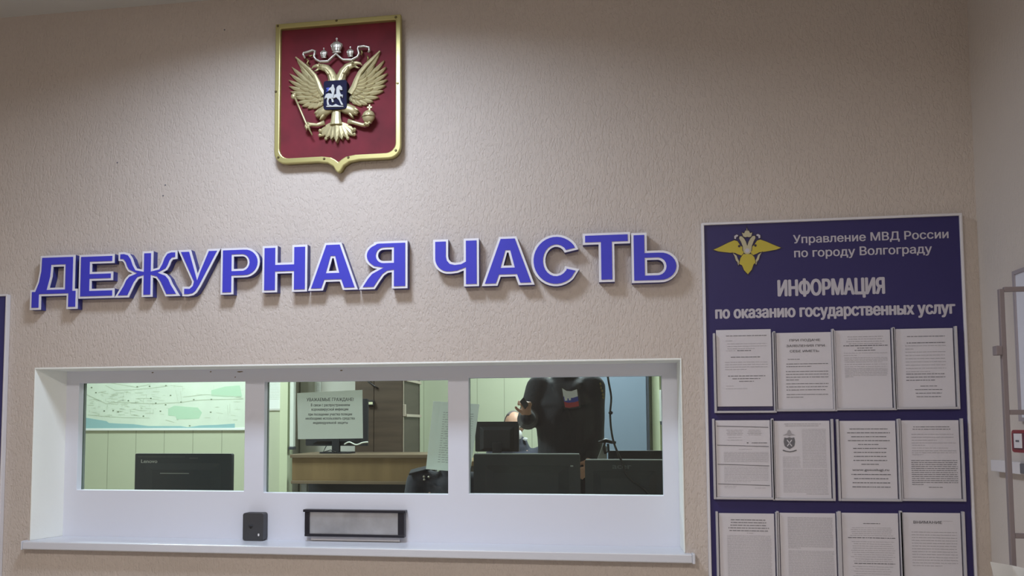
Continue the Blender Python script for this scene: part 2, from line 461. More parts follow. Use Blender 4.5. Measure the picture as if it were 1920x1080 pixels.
# chipped paint along the top of the panel
for px, py, wx in ((450, 697, .03), (395, 697, .008), (286, 698.5, .010), (640, 694.5, .012), (441, 707, .006)):
    p = at(px, py, PY-.001); mb = MB()
    mb.prism([[(p.x-wx/2, p.z-.001), (p.x-wx*.1, p.z-.003), (p.x+wx/2, p.z-.0005), (p.x+wx*.3, p.z+.0022), (p.x-wx*.3, p.z+.0018)]], PY-.0006, PY+.0001)
    mb.build('paint_chip', 'stain', win)

# ------------------------------------------------------------------ setting: the duty room behind the glass
DX0, DX1, DYB, DF = -6.2, 2.6, 4.5, .30
YL = 3.3                                    # green wall with the map
p_end = at(534, 800, YL).x
struct('wall_duty_left', MB().box(DX0-.1, p_end, YL, YL+.12, DF, CEIL), 'duty_green')
struct('trim_2', MB().box(p_end-.035, p_end+.03, YL-.02, YL+.10, DF, CEIL), 'duty_strip')
struct('wall_duty_return', MB().box(p_end-.11, p_end+.01, YL+.12, DYB, DF, CEIL), 'duty_dim')
YN = 3.60
struct('wall_duty_niche', MB().box(p_end+.02, at(666, 800, 3.35).x-.004, YN, YN+.06, DF, CEIL), 'duty_dim')
xg = at(786, 760, DYB).x
struct('wall_duty_recess', MB().box(p_end-.11, xg, DYB-.12, DYB, DF, CEIL), 'duty_dim')
struct('wall_duty_back', MB().box(xg, DX1+.1, DYB, DYB+.12, DF, CEIL), 'duty_green')
struct('wall_duty_right', MB().box(DX1, DX1+.12, YF, DYB, DF, CEIL), 'duty_green')
struct('wall_duty_side', MB().box(DX0-.12, DX0, YF, YL, DF, CEIL), 'duty_green')
struct('floor_duty', MB().box(DX0-.12, DX1+.12, YF, DYB+.12, DF-.1, DF), 'floor_tile')
struct('ceiling_duty', MB().box(DX0-.12, DX1+.12, YF, DYB+.12, CEIL, CEIL+.1), 'ceiling_paint')
xp = at(1233, 800, DYB).x
struct('trim_3', MB().box(xp-.05, xp+.02, DYB-.05, DYB, DF, CEIL), 'duty_strip', bevel=.004)

# ------------------------------------------------------------------ ceiling lamps
def lamp(x, y, sx, sy_, p, col, spread, label, group):
    t = thing('ceiling_lamp', (x, y, CEIL), label, 'ceiling lamp', group)
    mb = MB(); mb.prism([[(x-sx/2-.03, 0), (x+sx/2+.03, 0), (x+sx/2+.03, sy_+.06), (x-sx/2-.03, sy_+.06)], [(x-sx/2, .03), (x-sx/2, sy_+.03), (x+sx/2, sy_+.03), (x+sx/2, .03)]], 0, .03)
    mb.v = [Vector((v.x, y-sy_/2-.03+v.z, CEIL-.03+v.y)) for v in mb.v]; mb.build('lamp_frame', 'white_paint', t)
    MB().box(x-sx/2, x+sx/2, y-sy_/2, y+sy_/2, CEIL-.02, CEIL-.002).build('diffuser', 'lamp_glow', t)
    area('lamp_light', (x, y, CEIL-.034), sx, sy_, p, col, spread, t)
lab = ['square ceiling lamp just in front of the sign wall', 'square ceiling lamp over the middle of the lobby, left', 'square ceiling lamp over the middle of the lobby, right']
for a, l in zip(LOBBY_LAMPS, lab): lamp(*a[:5], a[6], a[5], l, 'ceiling lamps of the lobby')
for a, l in zip(DUTY_LAMPS, ['square ceiling lamp inside the duty room, before the map', 'square ceiling lamp inside the duty room, above the people']): lamp(*a, DUTY_COL, math.radians(175), l, 'ceiling lamps of the duty room')

# ------------------------------------------------------------------ the sign: twelve raised letters
def arc(cx, cz, rx, rz, a0, a1, n=10):
    return [(cx+rx*math.cos(math.radians(a0+(a1-a0)*i/n)), cz+rz*math.sin(math.radians(a0+(a1-a0)*i/n))) for i in range(n+1)]
T = .33     # stem width over letter height (outline included)
# each: width-to-height handled by the box; coordinates 0..1 in x and z of the letter box; st = stem in x units of the box
def L_D(w, h):
    a = .27; ft = .23*h; s = .27*h
    return [[(0, 0), (.52*s+.08*w, 0), (.52*s+.08*w, a*h-.02*h), (w-.52*s-.08*w, a*h-.02*h), (w-.52*s-.08*w, 0), (w, 0), (w, .37*h), (.93*w, .37*h), (.93*w, h), (.20*w, h), (.19*w, .72*h), (.15*w, .52*h), (.085*w, .37*h), (0, .37*h)],
            [(.40*w, .40*h), (.70*w, .40*h), (.70*w, .79*h), (.47*w, .79*h), (.455*w, .60*h)]]
def L_E(w, h):
    s = .25*h
    return [[(0, 0), (w, 0), (w, .215*h), (s*1.25, .215*h), (s*1.25, .40*h), (.95*w, .40*h), (.95*w, .60*h), (s*1.25, .60*h), (s*1.25, .79*h), (.98*w, .79*h), (.98*w, h), (0, h)]]
def L_ZH(w, h):
    c = w/2; s = .125*h
    right = [(c+s, 0), (c+s, .42*h), (c+s+.05*w, .40*h), (c+s+.10*w, .30*h), (.84*w-.06*w, 0), (w, 0), (.885*w, .27*h), (.845*w, .40*h), (.79*w, .49*h), (.73*w, .525*h), (.80*w, .575*h), (.835*w, .66*h), (.86*w, .755*h), (.885*w, .80*h), (.95*w, .81*h), (.95*w, .995*h), (.86*w, h), (.785*w, .965*h), (.735*w, .86*h), (.70*w, .72*h), (.665*w, .63*h), (c+s, .605*h), (c+s, h)]
    left = [(w-x, z) for x, z in reversed(right)]
    return [right+left]
def L_U(w, h):
    return [[(.12*w, .0), (.26*w, -.005*h), (.38*w, .015*h), (.46*w, .07*h), (.55*w, .20*h), (w, h), (.70*w, h), (.50*w, .55*h), (.47*w, .47*h), (.445*w, .55*h), (.30*w, h), (0, h), (.345*w, .305*h), (.325*w, .235*h), (.28*w, .20*h), (.12*w, .205*h)]]
def L_R(w, h):
    s = .33*w; b = .36*h
    return [[(0, 0), (s, 0), (s, b), (.58*w, b)]+arc(.62*w, b+.32*h, .38*w, .32*h, -80, 80, 12)+[(.58*w, h), (0, h)],
            [(s, b+.185*h), (s, h-.185*h), (.55*w, h-.185*h)]+arc(.55*w, b+.32*h, .14*w, .135*h, 80, -80, 8)+[(.55*w, b+.185*h)]]
def L_N(w, h):
    s = .335*w
    return [[(0, 0), (s, 0), (s, .40*h), (w-s, .40*h), (w-s, 0), (w, 0), (w, h), (w-s, h), (w-s, .63*h), (s, .63*h), (s, h), (0, h)]]
def L_A(w, h):
    return [[(0, 0), (.30*w, 0), (.36*w, .18*h), (.64*w, .18*h), (.70*w, 0), (w, 0), (.665*w, h), (.335*w, h)],
            [(.415*w, .405*h), (.486*w, .675*h), (.512*w, .675*h), (.575*w, .405*h)]]
def L_YA(w, h):
    s = .32*w; b = .38*h
    R = [(0, 0), (.33*w, 0)]+[(.44*w, .17*h), (.52*w, .28*h), (.60*w, .335*h), (w-s, .345*h), (w-s, 0), (w, 0), (w, h), (.42*w, h), (.30*w, .985*h)]+arc(.42*w, .705*h, .30*w, .275*h, 112, 232, 10)+[(.30*w, .44*h), (.38*w, .425*h), (.25*w, .355*h), (.16*w, .25*h)]
    return [R, [(w-s, .585*h), (.52*w, .585*h)]+arc(.50*w, .705*h, .105*w, .118*h, 260, 100, 8)+[(.52*w, .825*h), (w-s, .825*h)]]
def L_CH(w, h):
    s = .33*w
    return [[(w-s, 0), (w, 0), (w, h), (w-s, h), (w-s, .545*h), (.60*w, .51*h), (.48*w, .50*h), (.395*w, .52*h), (.345*w, .575*h), (s, .64*h), (s, h), (0, h), (0, .60*h)]+arc(.34*w, .60*h, .34*w, .325*h, 188, 262, 8)+[(.40*w, .275*h), (.54*w, .29*h), (w-s, .335*h)]]
def L_S(w, h):
    o = arc(.52*w, .5*h, .52*w, .5*h, 28, 322, 30); o[0] = (.985*w, .70*h); o[-1] = (w, .315*h)
    return [o+[(.70*w, .385*h)]+arc(.52*w, .5*h, .225*w, .265*h, 318, 52, 18)+[(.70*w, .645*h)]]
def L_T(w, h):
    s = .33*w
    return [[(.5*w-s/2, 0), (.5*w+s/2, 0), (.5*w+s/2, .77*h), (w, .77*h), (w, h), (0, h), (0, .77*h), (.5*w-s/2, .77*h)]]
def L_SOFT(w, h):
    s = .33*w; t = .635*h
    return [[(0, 0), (.58*w, 0)]+arc(.62*w, t/2, .38*w, t/2, -80, 80, 12)+[(.58*w, t), (s, t), (s, h), (0, h)],
            [(s, .185*h), (s, t-.185*h), (.55*w, t-.185*h)]+arc(.55*w, t/2, .14*w, t/2-.185*h, 80, -80, 8)+[(.55*w, .185*h)]]
LET = [('Д', L_D, 57.3, 146, 479, 580, 'first letter of the sign, on two feet'), ('Е', L_E, 148, 215, 477, 559, 'second letter of the sign, just right of the Д'), ('Ж', L_ZH, 215.5, 338, 471, 556.5, 'third letter of the sign, the widest one'),
       ('У', L_U, 333, 413, 467.5, 554.5, 'fourth letter of the sign, between Ж and Р'), ('Р', L_R, 414, 487, 464.5, 551.5, 'fifth letter of the sign, between У and Н'), ('Н', L_N, 492, 576, 460, 547.5, 'sixth letter of the sign, above the middle pane'),
       ('А', L_A, 578, 671, 455, 544, 'between the Н and the Я of the sign'), ('Я', L_YA, 673, 764, 452.5, 541.5, 'last letter of the first word of the sign'), ('Ч', L_CH, 812, 898, 448, 537.5, 'first letter of the second word of the sign'),
       ('А', L_A, 903, 1002, 443.5, 535, 'between the Ч and the С of the sign'), ('С', L_S, 996, 1086, 440, 536.5, 'rounded third letter of the second word'), ('Т', L_T, 1093, 1182, 436.5, 528.5, 'between the С and the Ь of the sign'), ('Ь', L_SOFT, 1184, 1272.5, 435.5, 529.5, 'last letter of the sign, nearest the information board')]
LD = .037
for ch, fn, xa, xb, ya, yb, where in LET:
    xm = (xa+xb)/2; a = at(xa, (ya+yb)/2, -LD); b = at(xb, (ya+yb)/2, -LD); z1 = at(xm, ya, -LD).z; z0 = at(xm, yb, -LD).z
    wd, ht = b.x-a.x, z1-z0
    loops = [[(a.x+x, z0+z) for x, z in l] for l in fn(wd, ht)]
    t = thing('sign_letter', (a.x+wd/2, 0, z0), 'blue letter %s with a white outline, %s' % (ch, where), 'sign letter', 'raised letters of the wall sign')
    o = .0088
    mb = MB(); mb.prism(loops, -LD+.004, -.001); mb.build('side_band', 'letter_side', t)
    mb = MB(); mb.prism(loops, -LD, -LD+.0045); mb.build('outline', 'letter_white', t)
    inn = [inset(l, o, i > 0) for i, l in enumerate(loops)]
    mb = MB(); mb.prism(inn, -LD-.0022, -LD+.001); mb.build('face', 'letter_blue', t)

# ------------------------------------------------------------------ coat of arms
EY = -.030
def U1(u, v): return at(500+u/3.175, 10+v/3.175, EY)         # points read in an enlarged view of the shield
def U7(u, v): return at(530+u/8.31, 60+v/8.31, EY)
def U8(u, v): return at(530+u/6.353, 160+v/6.353, EY)
tl, tr, bl, br = U1(55, 118), U1(800, 58), U1(50, 935), U1(805, 905)
tip = U1(430, 1000)
ct = thing('coat_of_arms', ((tl.x+br.x)/2, 0, tip.z), 'gilded double-headed eagle on a red shield board high on the wall', 'coat of arms')
def shield(k, tipd):
    # k: how far inside the outer edge
    x0, x1, xm = (tl.x+bl.x)/2+k, (tr.x+br.x)/2-k, tip.x
    zl, zr = tl.z-k, tr.z-k; zb = (U1(200, 943).z+U1(660, 917).z)/2+k; r = .05-k*.5
    P = arc(x0+r, zb+r, r, r, 180, 270, 6)
    P += [(xm-.085, zb), (xm-.045, zb-.006), (xm-.022, zb-.020), (xm-.010, zb-.040), (xm, tipd+k), (xm+.010, zb-.040), (xm+.022, zb-.020), (xm+.045, zb-.006), (xm+.085, zb)] if k < .01 else [(xm-.07, zb), (xm-.03, zb-.006), (xm-.012, zb-.016), (xm, zb-.026), (xm+.012, zb-.016), (xm+.03, zb-.006), (xm+.07, zb)]
    P += arc(x1-r, zb+r, r, r, 270, 360, 6)
    P += [(x1, zr), (x0, zl)]
    return P
MB().prism([shield(.004, tip.z+.004)], -.020, -.001).build('back_board', 'gold_dark', ct)
MB().prism([shield(.012, tip.z)], -.023, -.019).build('field', 'velvet', ct)
MB().prism([shield(0, tip.z), inset(shield(.024, tip.z), -.002, False)[::-1]], -.040, -.018).build('frame', 'frame_gold', ct, bevel=.004)
for u, v in ((72, 130), (420, 98), (772, 78), (60, 520), (783, 470), (75, 910), (347, 918), (490, 910), (772, 868)):
    p = U1(u, v); mb = MB(); mb.tube([(p.x, -.0435, p.z), (p.x, -.041, p.z), (p.x, -.036, p.z)], [.003, .0052, .0052], 10); mb.build('screw', 'screw', ct)
def P3(p, d=0): return Vector((p.x, -.030-d, p.z))
def feather(mb, a, b, w, d0, d1, bend=0):
    """leaf-shaped raised feather from a to b"""
    a = Vector((a.x, 0, a.z)); b = Vector((b.x, 0, b.z)); ax = b-a; L = ax.length; ax.normalize(); nx = Vector((-ax.z, 0, ax.x))
    vs = []; n = 7; prof = [.55, .85, 1, 1, .92, .66, .05]
    for i in range(n):
        t = i/(n-1); c = a+ax*L*t+nx*bend*math.sin(PI*t); wd = w*prof[i]; d = d0+(d1-d0)*t
        vs += [c+nx*wd+Vector((0, -.024, 0)), c+nx*wd*.8+Vector((0, -.030-d, 0)), c+Vector((0, -.0335-d, 0)), c-nx*wd*.8+Vector((0, -.030-d, 0)), c-nx*wd+Vector((0, -.024, 0))]
    fs = []
    for i in range(n-1):
        for k in range(4): q = i*5+k; fs.append((q, q+5, q+6, q+1))
    fs += [(0, 1, 2, 3, 4), tuple((n-1)*5+k for k in (4, 3, 2, 1, 0))]
    mb.add(vs, fs)
axis = U1(422, 540)
def mir(p): # mirrored across the shield's upright axis
    return Vector((2*axis.x-p.x, p.y, p.z))
wing_l = MB(); wing_r = MB()
prim = [((300, 470), (175, 308)), ((296, 478), (150, 368)), ((292, 488), (138, 408)), ((290, 500), (131, 446)), ((290, 512), (132, 482)), ((292, 524), (140, 514)), ((296, 536), (152, 545)), ((300, 545), (180, 580)), ((306, 552), (210, 602)), ((314, 556), (243, 615)), ((322, 556), (278, 617)), ((330, 552), (308, 607)), ((336, 545), (330, 590))]
sec = [((305, 462), (205, 385)), ((303, 474), (195, 425)), ((303, 488), (195, 462)), ((304, 502), (200, 495)), ((306, 514), (210, 526)), ((310, 526), (230, 556)), ((318, 536), (258, 577)), ((326, 540), (288, 580)), ((334, 540), (314, 572))]
cov = [((308, 470), (250, 420)), ((308, 484), (243, 455)), ((309, 498), (243, 486)), ((311, 510), (252, 514)), ((316, 520), (272, 540)), ((324, 528), (298, 552))]
for mbw, m in ((wing_l, False), (wing_r, True)):
    for lst, wd, d0, d1 in ((prim, .0105, .000, .002), (sec, .0095, .004, .005), (cov, .009, .008, .008)):
        for a, b in lst:
            A, B = U1(*a), U1(*b)
            if m: A, B = mir(A), mir(B)
            feather(mbw, A, B, wd, d0, d1, (.006 if not m else -.006))
    sh = [U1(175, 312), U1(215, 350), U1(255, 385), U1(290, 425), U1(308, 465), U1(322, 505), U1(345, 540)]
    if m: sh = [mir(p) for p in sh]
    mbw.tube([P3(p, .006) for p in sh], [.003, .007, .009, .010, .012, .014, .014], 8, .7)
wing_l.build('wing', 'gold', ct, smooth=False); wing_r.build('wing', 'gold', ct, smooth=False)
body = MB()
for m in (0, 1):
    g = (lambda p: mir(p)) if m else (lambda p: p)
    pts = [g(U1(*q)) for q in ((412, 520), (405, 470), (398, 435), (385, 405), (362, 382), (335, 374), (312, 376))]
    body.tube([P3(p, .010) for p in pts], [.030, .026, .020, .017, .0155, .014, .008], 10, .6)
    hd = [g(U1(*q)) for q in ((335, 372), (305, 368), (285, 374), (272, 388))]
    body.tube([P3(p, .014) for p in hd], [.011, .008, .005, .001], 8, .8)
    bk = [g(U1(*q)) for q in ((318, 384), (300, 396), (288, 398))]
    body.tube([P3(p, .012) for p in bk], [.006, .004, .001], 6, .8)
    p = g(U1(325, 368)); body.ball((p.x, -.058, p.z), .0035, 8, 6)
    for a, b in (((395, 470), (378, 410)), ((402, 500), (388, 440)), ((412, 500), (405, 430)), ((382, 425), (350, 385))):
        feather(body, g(U1(*a)), g(U1(*b)), .008, .022, .020)
    th = [g(U1(*q)) for q in ((395, 610), (360, 630), (325, 645), (300, 668))]
    body.tube([P3(p, .010) for p in th], [.020, .022, .019, .008], 8, .7)
    for a, b in (((370, 622), (322, 690)), ((350, 622), (302, 672)), ((345, 616), (290, 652))):
        feather(body, g(U1(*a)), g(U1(*b)), .008, .014, .016)
body.tube([P3(U1(422, 470), .008), P3(U1(422, 560), .010), P3(U1(422, 640), .008)], [.034, .046, .022], 12, .4)
body.build('eagle_body', 'gold', ct, smooth=True)
for pts, c, cl in ((((510, 455), (420, 485), (340, 480), (300, 470)), (315, 510), ((285, 480), (275, 515), (300, 555), (345, 540), (350, 500))), (((790, 440), (860, 455), (960, 485), (1030, 478)), (1030, 470), ((975, 480), (1000, 500), (1040, 495), (1075, 462)))):
    legs = MB(); legs.tube([P3(U8(*q), .012) for q in pts], [.0095, .0075, .008, .009], 8, .8)
    for q in cl: legs.tube([P3(U8(*c), .016), P3(U8((c[0]+q[0])/2, (c[1]+q[1])/2), .022), P3(U8(*q), .014)], [.007, .006, .002], 6)
    legs.build('leg', 'gold', ct, smooth=True)
tail = MB()
for a, b, wd, d in (((650, 400), (650, 692), .014, .014), ((628, 430), (585, 655), .015, .010), ((672, 430), (715, 655), .015, .010), ((612, 445), (520, 640), .015, .008), ((688, 445), (780, 640), .015, .008), ((600, 455), (462, 615), .014, .006), ((700, 455), (840, 605), .014, .006), ((595, 455), (435, 570), .012, .004), ((705, 455), (868, 555), .012, .004)):
    feather(tail, U8(*a), U8(*b), wd, d, d)
tail.tube([P3(U8(648, 330), .010), P3(U8(648, 400), .012), P3(U8(648, 480), .012)], [.018, .020, .026], 10, .5)
for x in ((450, 545), (447, 600), (860, 530), (858, 590), (520, 640), (780, 636)):
    p = U8(*x); tail.ball((p.x, -.034, p.z), .0075, 8, 6)
tail.build('tail', 'gold', ct, smooth=False)
rib = MB()
rp = [(375, 440), (345, 385), (352, 360), (430, 340), (490, 318), (530, 332), (520, 380), (512, 420), (545, 462), (605, 492), (730, 488), (790, 430), (855, 372), (930, 440), (965, 465), (1100, 465), (1185, 420), (1212, 370), (1192, 300), (1198, 265), (1290, 255), (1368, 275), (1370, 320), (1352, 350)]
rib.tube([P3(U7(*q), .018) for q in rp], [.0035]+[.0048]*(len(rp)-2)+[.0035], 8, 1.6)
rib.build('ribbon', 'silver', ct, smooth=True)
for pts in (((385, 440), (420, 470), (390, 510), (430, 545)), ((1330, 390), (1345, 430), (1325, 470)), ((420, 380), (445, 395), (500, 370)), ((1235, 300), (1250, 340), (1235, 380))):
    rt = MB(); rt.tube([P3(U7(*q), .010) for q in pts], [.004]*(len(pts)-1)+[.002], 6, 1.2); rt.build('ribbon_tail', 'gold_dark', ct, smooth=True)
def crown(cx, zb_, wd, hh):
    mb = MB(); c = U7(cx, zb_); W = wd/8.31/500; H = hh/8.31/500
    mb.lathe((c.x, -.045, c.z), [(W*.72, 0), (W*.74, H*.10), (W*.62, H*.14), (W*.80, H*.34), (W*1.0, H*.55), (W*.92, H*.68), (W*.55, H*.80), (W*.22, H*.86), (W*.10, H*.90)], 16, .45)
    for a in (-.8, -.3, .3, .8): mb.tube([(c.x+a*W*.7, -.045-W*.45, c.z+H*.12), (c.x+a*W*1.02, -.045-W*.42, c.z+H*.55), (c.x+a*W*.35, -.045-W*.25, c.z+H*.82)], [.0018, .0022, .0015], 6)
    o = mb.build('crown', 'silver', ct, smooth=True)
    t = MB(); t.ball((c.x, -.045, c.z+H*.98), H*.075, 10, 6); t.box(c.x-H*.025, c.x+H*.025, -.047, -.043, c.z+H*.98, c.z+H*1.16); t.box(c.x-H*.075, c.x+H*.075, -.047, -.043, c.z+H*1.06, c.z+H*1.11)
    t.build('crown_cross', 'silver', o)
crown(860, 355, 105, 225); crown(660, 430, 62, 150); crown(1072, 412, 62, 150)
ssh = MB(); a, b = U8(514, -18), U8(786, 305)
ssh.prism([rpoly(a.x, b.x, b.z, a.z, .010)], -.058, -.022); so = ssh.build('inner_shield', 'dark_navy', ct, bevel=.003)
# rider on horseback in low relief
hr = MB()
hz = [(530, 180), (545, 145), (575, 130), (605, 135), (640, 150), (668, 140), (668, 95), (672, 65), (690, 42), (712, 36), (735, 58), (742, 92), (722, 96), (708, 88), (712, 120), (725, 145), (748, 150), (742, 190), (728, 165), (712, 175), (722, 215), (752, 268), (728, 272), (700, 215), (668, 180), (630, 195), (640, 235), (618, 240), (605, 195), (585, 195), (575, 230), (588, 272), (562, 275), (555, 225), (560, 190), (545, 185), (532, 205)]
hr.prism([[(p.x, p.z) for p in (U8(x, y) for x, y in hz)][::-1]], -.064, -.057)
rd = [(612, 60), (620, 38), (630, 28), (642, 38), (645, 62), (655, 85), (648, 125), (640, 160), (632, 195), (612, 190), (618, 130), (600, 95), (575, 110), (585, 80)]
hr.prism([[(p.x, p.z) for p in (U8(x, y) for x, y in rd)][::-1]], -.067, -.057)
gr = [(545, 285), (580, 262), (620, 275), (660, 255), (700, 275), (755, 280), (750, 290), (550, 292)]
hr.prism([[(p.x, p.z) for p in (U8(x, y) for x, y in gr)][::-1]], -.062, -.057)
hr.build('rider_relief', 'relief_grey', so, bevel=.001)
ck = MB(); cp_ = [(545, 70), (560, 95), (545, 115), (565, 108), (600, 88), (605, 70), (575, 62)]
ck.prism([[(p.x, p.z) for p in (U8(x, y) for x, y in cp_)][::-1]], -.062, -.057); ck.build('cloak_relief', 'flag_blue', so)
sc = MB(); sc.tube([P3(U8(165, 165), .020), P3(U8(230, 310), .022), P3(U8(300, 470), .024), P3(U8(372, 612), .020)], [.004, .004, .0045, .003], 8)
p = U8(150, 155); sc.ball((p.x, -.05, p.z), (.011, .009, .012), 10, 8); p = U8(165, 128); sc.ball((p.x, -.05, p.z), .006, 8, 6)
sc.build('sceptre', 'gold', ct, smooth=True)
ob = MB(); p = U8(1038, 392); ob.ball((p.x, -.048, p.z), (.026, .018, .026), 16, 12); ob.tube([(p.x-.027, -.050, p.z), (p.x-.012, -.067, p.z+.001), (p.x+.012, -.067, p.z+.001), (p.x+.027, -.050, p.z)], .003, 6)
ob.tube([(p.x, -.066, p.z), (p.x, -.060, p.z+.016), (p.x, -.050, p.z+.026)], .003, 6)
oo = ob.build('orb', 'gold', ct, smooth=True)
ox = MB(); q = U8(1052, 285); ox.box(q.x-.004, q.x+.004, -.053, -.046, q.z-.014, q.z+.012); ox.box(q.x-.011, q.x+.011, -.053, -.046, q.z-.004, q.z+.004); ox.build('orb_cross', 'gold', oo, bevel=.002)

# ------------------------------------------------------------------ information board
BYF = -.020
c = [at(1314, 416, BYF), at(1801.7, 402, BYF), at(1834, 1078, BYF), at(1331, 1078, BYF)]
bx0, bx1, bz1 = (c[0].x+c[3].x)/2, (c[1].x+c[2].x)/2, (c[0].z+c[1].z)/2; bz0 = .62
bd = thing('information_board', ((bx0+bx1)/2, 0, bz0), 'large blue information board with white lettering and pockets of papers', 'information board')
MB().box(bx0+.004, bx1-.004, BYF+.004, -.001, bz0+.004, bz1-.004).build('panel', 'board_blue', bd)
mb = MB(); mb.prism([[(bx0, bz0), (bx1, bz0), (bx1, bz1), (bx0, bz1)], [(bx0+.009, bz0+.009), (bx0+.009, bz1-.009), (bx1-.009, bz1-.009), (bx1-.009, bz0+.009)]], BYF-.004, -.001)
mb.build('edge_frame', 'white_plastic', bd, bevel=.002)
TY = BYF+.003
def board_text(txt, xa, xb, yb, ycap, bold, name='heading'):
    xm = (xa+xb)/2; a, b = at(xa, yb, TY), at(xb, yb, TY); zb = at(xm, yb, TY).z; zc = at(xm, ycap, TY).z
    mb = MB(); put_text(mb, txt, a.x, b.x, zb, zc-zb, TY, bold); return mb.build(name, 'print_grey', bd)
board_text('Управление МВД России', 1487, 1779, 451.5, 435.5, .022)
board_text('по городу Волгограду', 1489, 1748, 478.5, 462, .022)
board_text('ИНФОРМАЦИЯ', 1458, 1660, 553.5, 522, .062)
board_text('по оказанию государственных услуг', 1341, 1792, 593, 569.5, .055)
# printed eagle, points read in an enlarged view
def UB(u, v): p = at(1290+u/12, 390+v/12, TY); return (p.x, p.z)
em_w = [(575, 940), (700, 885), (900, 785), (1040, 728), (1110, 748), (1180, 850), (1230, 880), (1250, 1000), (1240, 1090), (1180, 1060), (1120, 1040), (1060, 1010), (940, 1005), (800, 990), (680, 975)]
axu = 1332
em = {'emblem_wing': em_w}
def MU(l): return [(2*axu-x, y-(axu-x)*2*.0295) for x, y in l]
crown_p = [(1240, 640), (1215, 560), (1260, 575), (1290, 510), (1318, 520), (1320, 445), (1335, 520), (1365, 510), (1395, 570), (1440, 555), (1420, 640), (1375, 660), (1332, 650), (1285, 660)]
neck = [(1332, 1000), (1240, 960), (1230, 860), (1190, 760), (1150, 690), (1160, 640), (1210, 640), (1260, 690), (1300, 760), (1332, 860)]
tailp = [(1240, 1040), (1180, 1130), (1150, 1260), (1215, 1290), (1260, 1400), (1345, 1490), (1430, 1390), (1470, 1270), (1520, 1230), (1490, 1110), (1425, 1040)]
hook = [(1040, 690), (1040, 630), (1090, 600), (1130, 615), (1120, 640), (1085, 650), (1075, 700)]
claw = [(1010, 1020), (1050, 1090), (1075, 1180), (1110, 1215), (1130, 1290), (1170, 1240), (1120, 1150), (1090, 1070)]
for nm, ls, mt, dy in (('emblem_wing', (em_w, MU(em_w)), 'emblem_yellow', .0008), ('emblem_neck', (neck, MU(neck)), 'emblem_pale', .0016), ('emblem_crown', (crown_p,), 'emblem_pale', .0020), ('emblem_tail', (tailp,), 'emblem_yellow', .0020), ('emblem_ribbon', (hook, MU(hook)), 'print_grey', .0012), ('emblem_claw', (claw, MU(claw)), 'emblem_pale', .0012)):
    for l in ls:
        out = [UB(*q) for q in l][::-1]
        m2 = MB(); m2.prism([inset(out, -.0021)], TY-dy+.00015, TY); m2.build(nm+'_outline', 'emblem_dark', bd)
        m2 = MB(); m2.prism([out], TY-dy, TY); m2.build(nm, mt, bd)
x, z = UB(1332, 960); m2 = MB(); m2.prism([[(x+.0135*math.cos(2*PI*i/24), z+.0135*math.sin(2*PI*i/24)) for i in range(24)]], TY-.0026, TY); m2.build('emblem_disc', 'emblem_pale', bd)
m2 = MB(); m2.prism([[(x+.008*math.cos(2*PI*i/20), z+.008*math.sin(2*PI*i/20)) for i in range(20)]], TY-.0029, TY); m2.build('emblem_disc', 'print_grey', bd)
for u, v in ((1150, 860), (1515, 845)):
    x, z = UB(u, v); m2 = MB(); m2.prism([[(x+.0045*math.cos(2*PI*i/12), z+.0045*math.sin(2*PI*i/12)) for i in range(12)]], TY-.0024, TY); m2.build('emblem_gap', 'emblem_dark', bd)

# second board, cut by the left edge of the view
lb = [at(9, 552, -.02), at(4, 1078, -.02)]; lx1 = (lb[0].x+lb[1].x)/2; lz1 = at(8, 552, -.02).z
b2 = thing('side_board', (lx1-.45, 0, .62), 'dark blue board with a pale edge at the far left of the sign wall', 'information board')
MB().box(lx1-.90, lx1-.008, -.018, -.001, .63, lz1-.006).build('panel', 'board_navy', b2)
mb = MB(); mb.prism([[(lx1-.905, .62), (lx1, .62), (lx1, lz1), (lx1-.905, lz1)], [(lx1-.897, .628), (lx1-.897, lz1-.008), (lx1-.008, lz1-.008), (lx1-.008, .628)]], -.024, -.001)
mb.build('edge_frame', 'white_plastic', b2, bevel=.002)

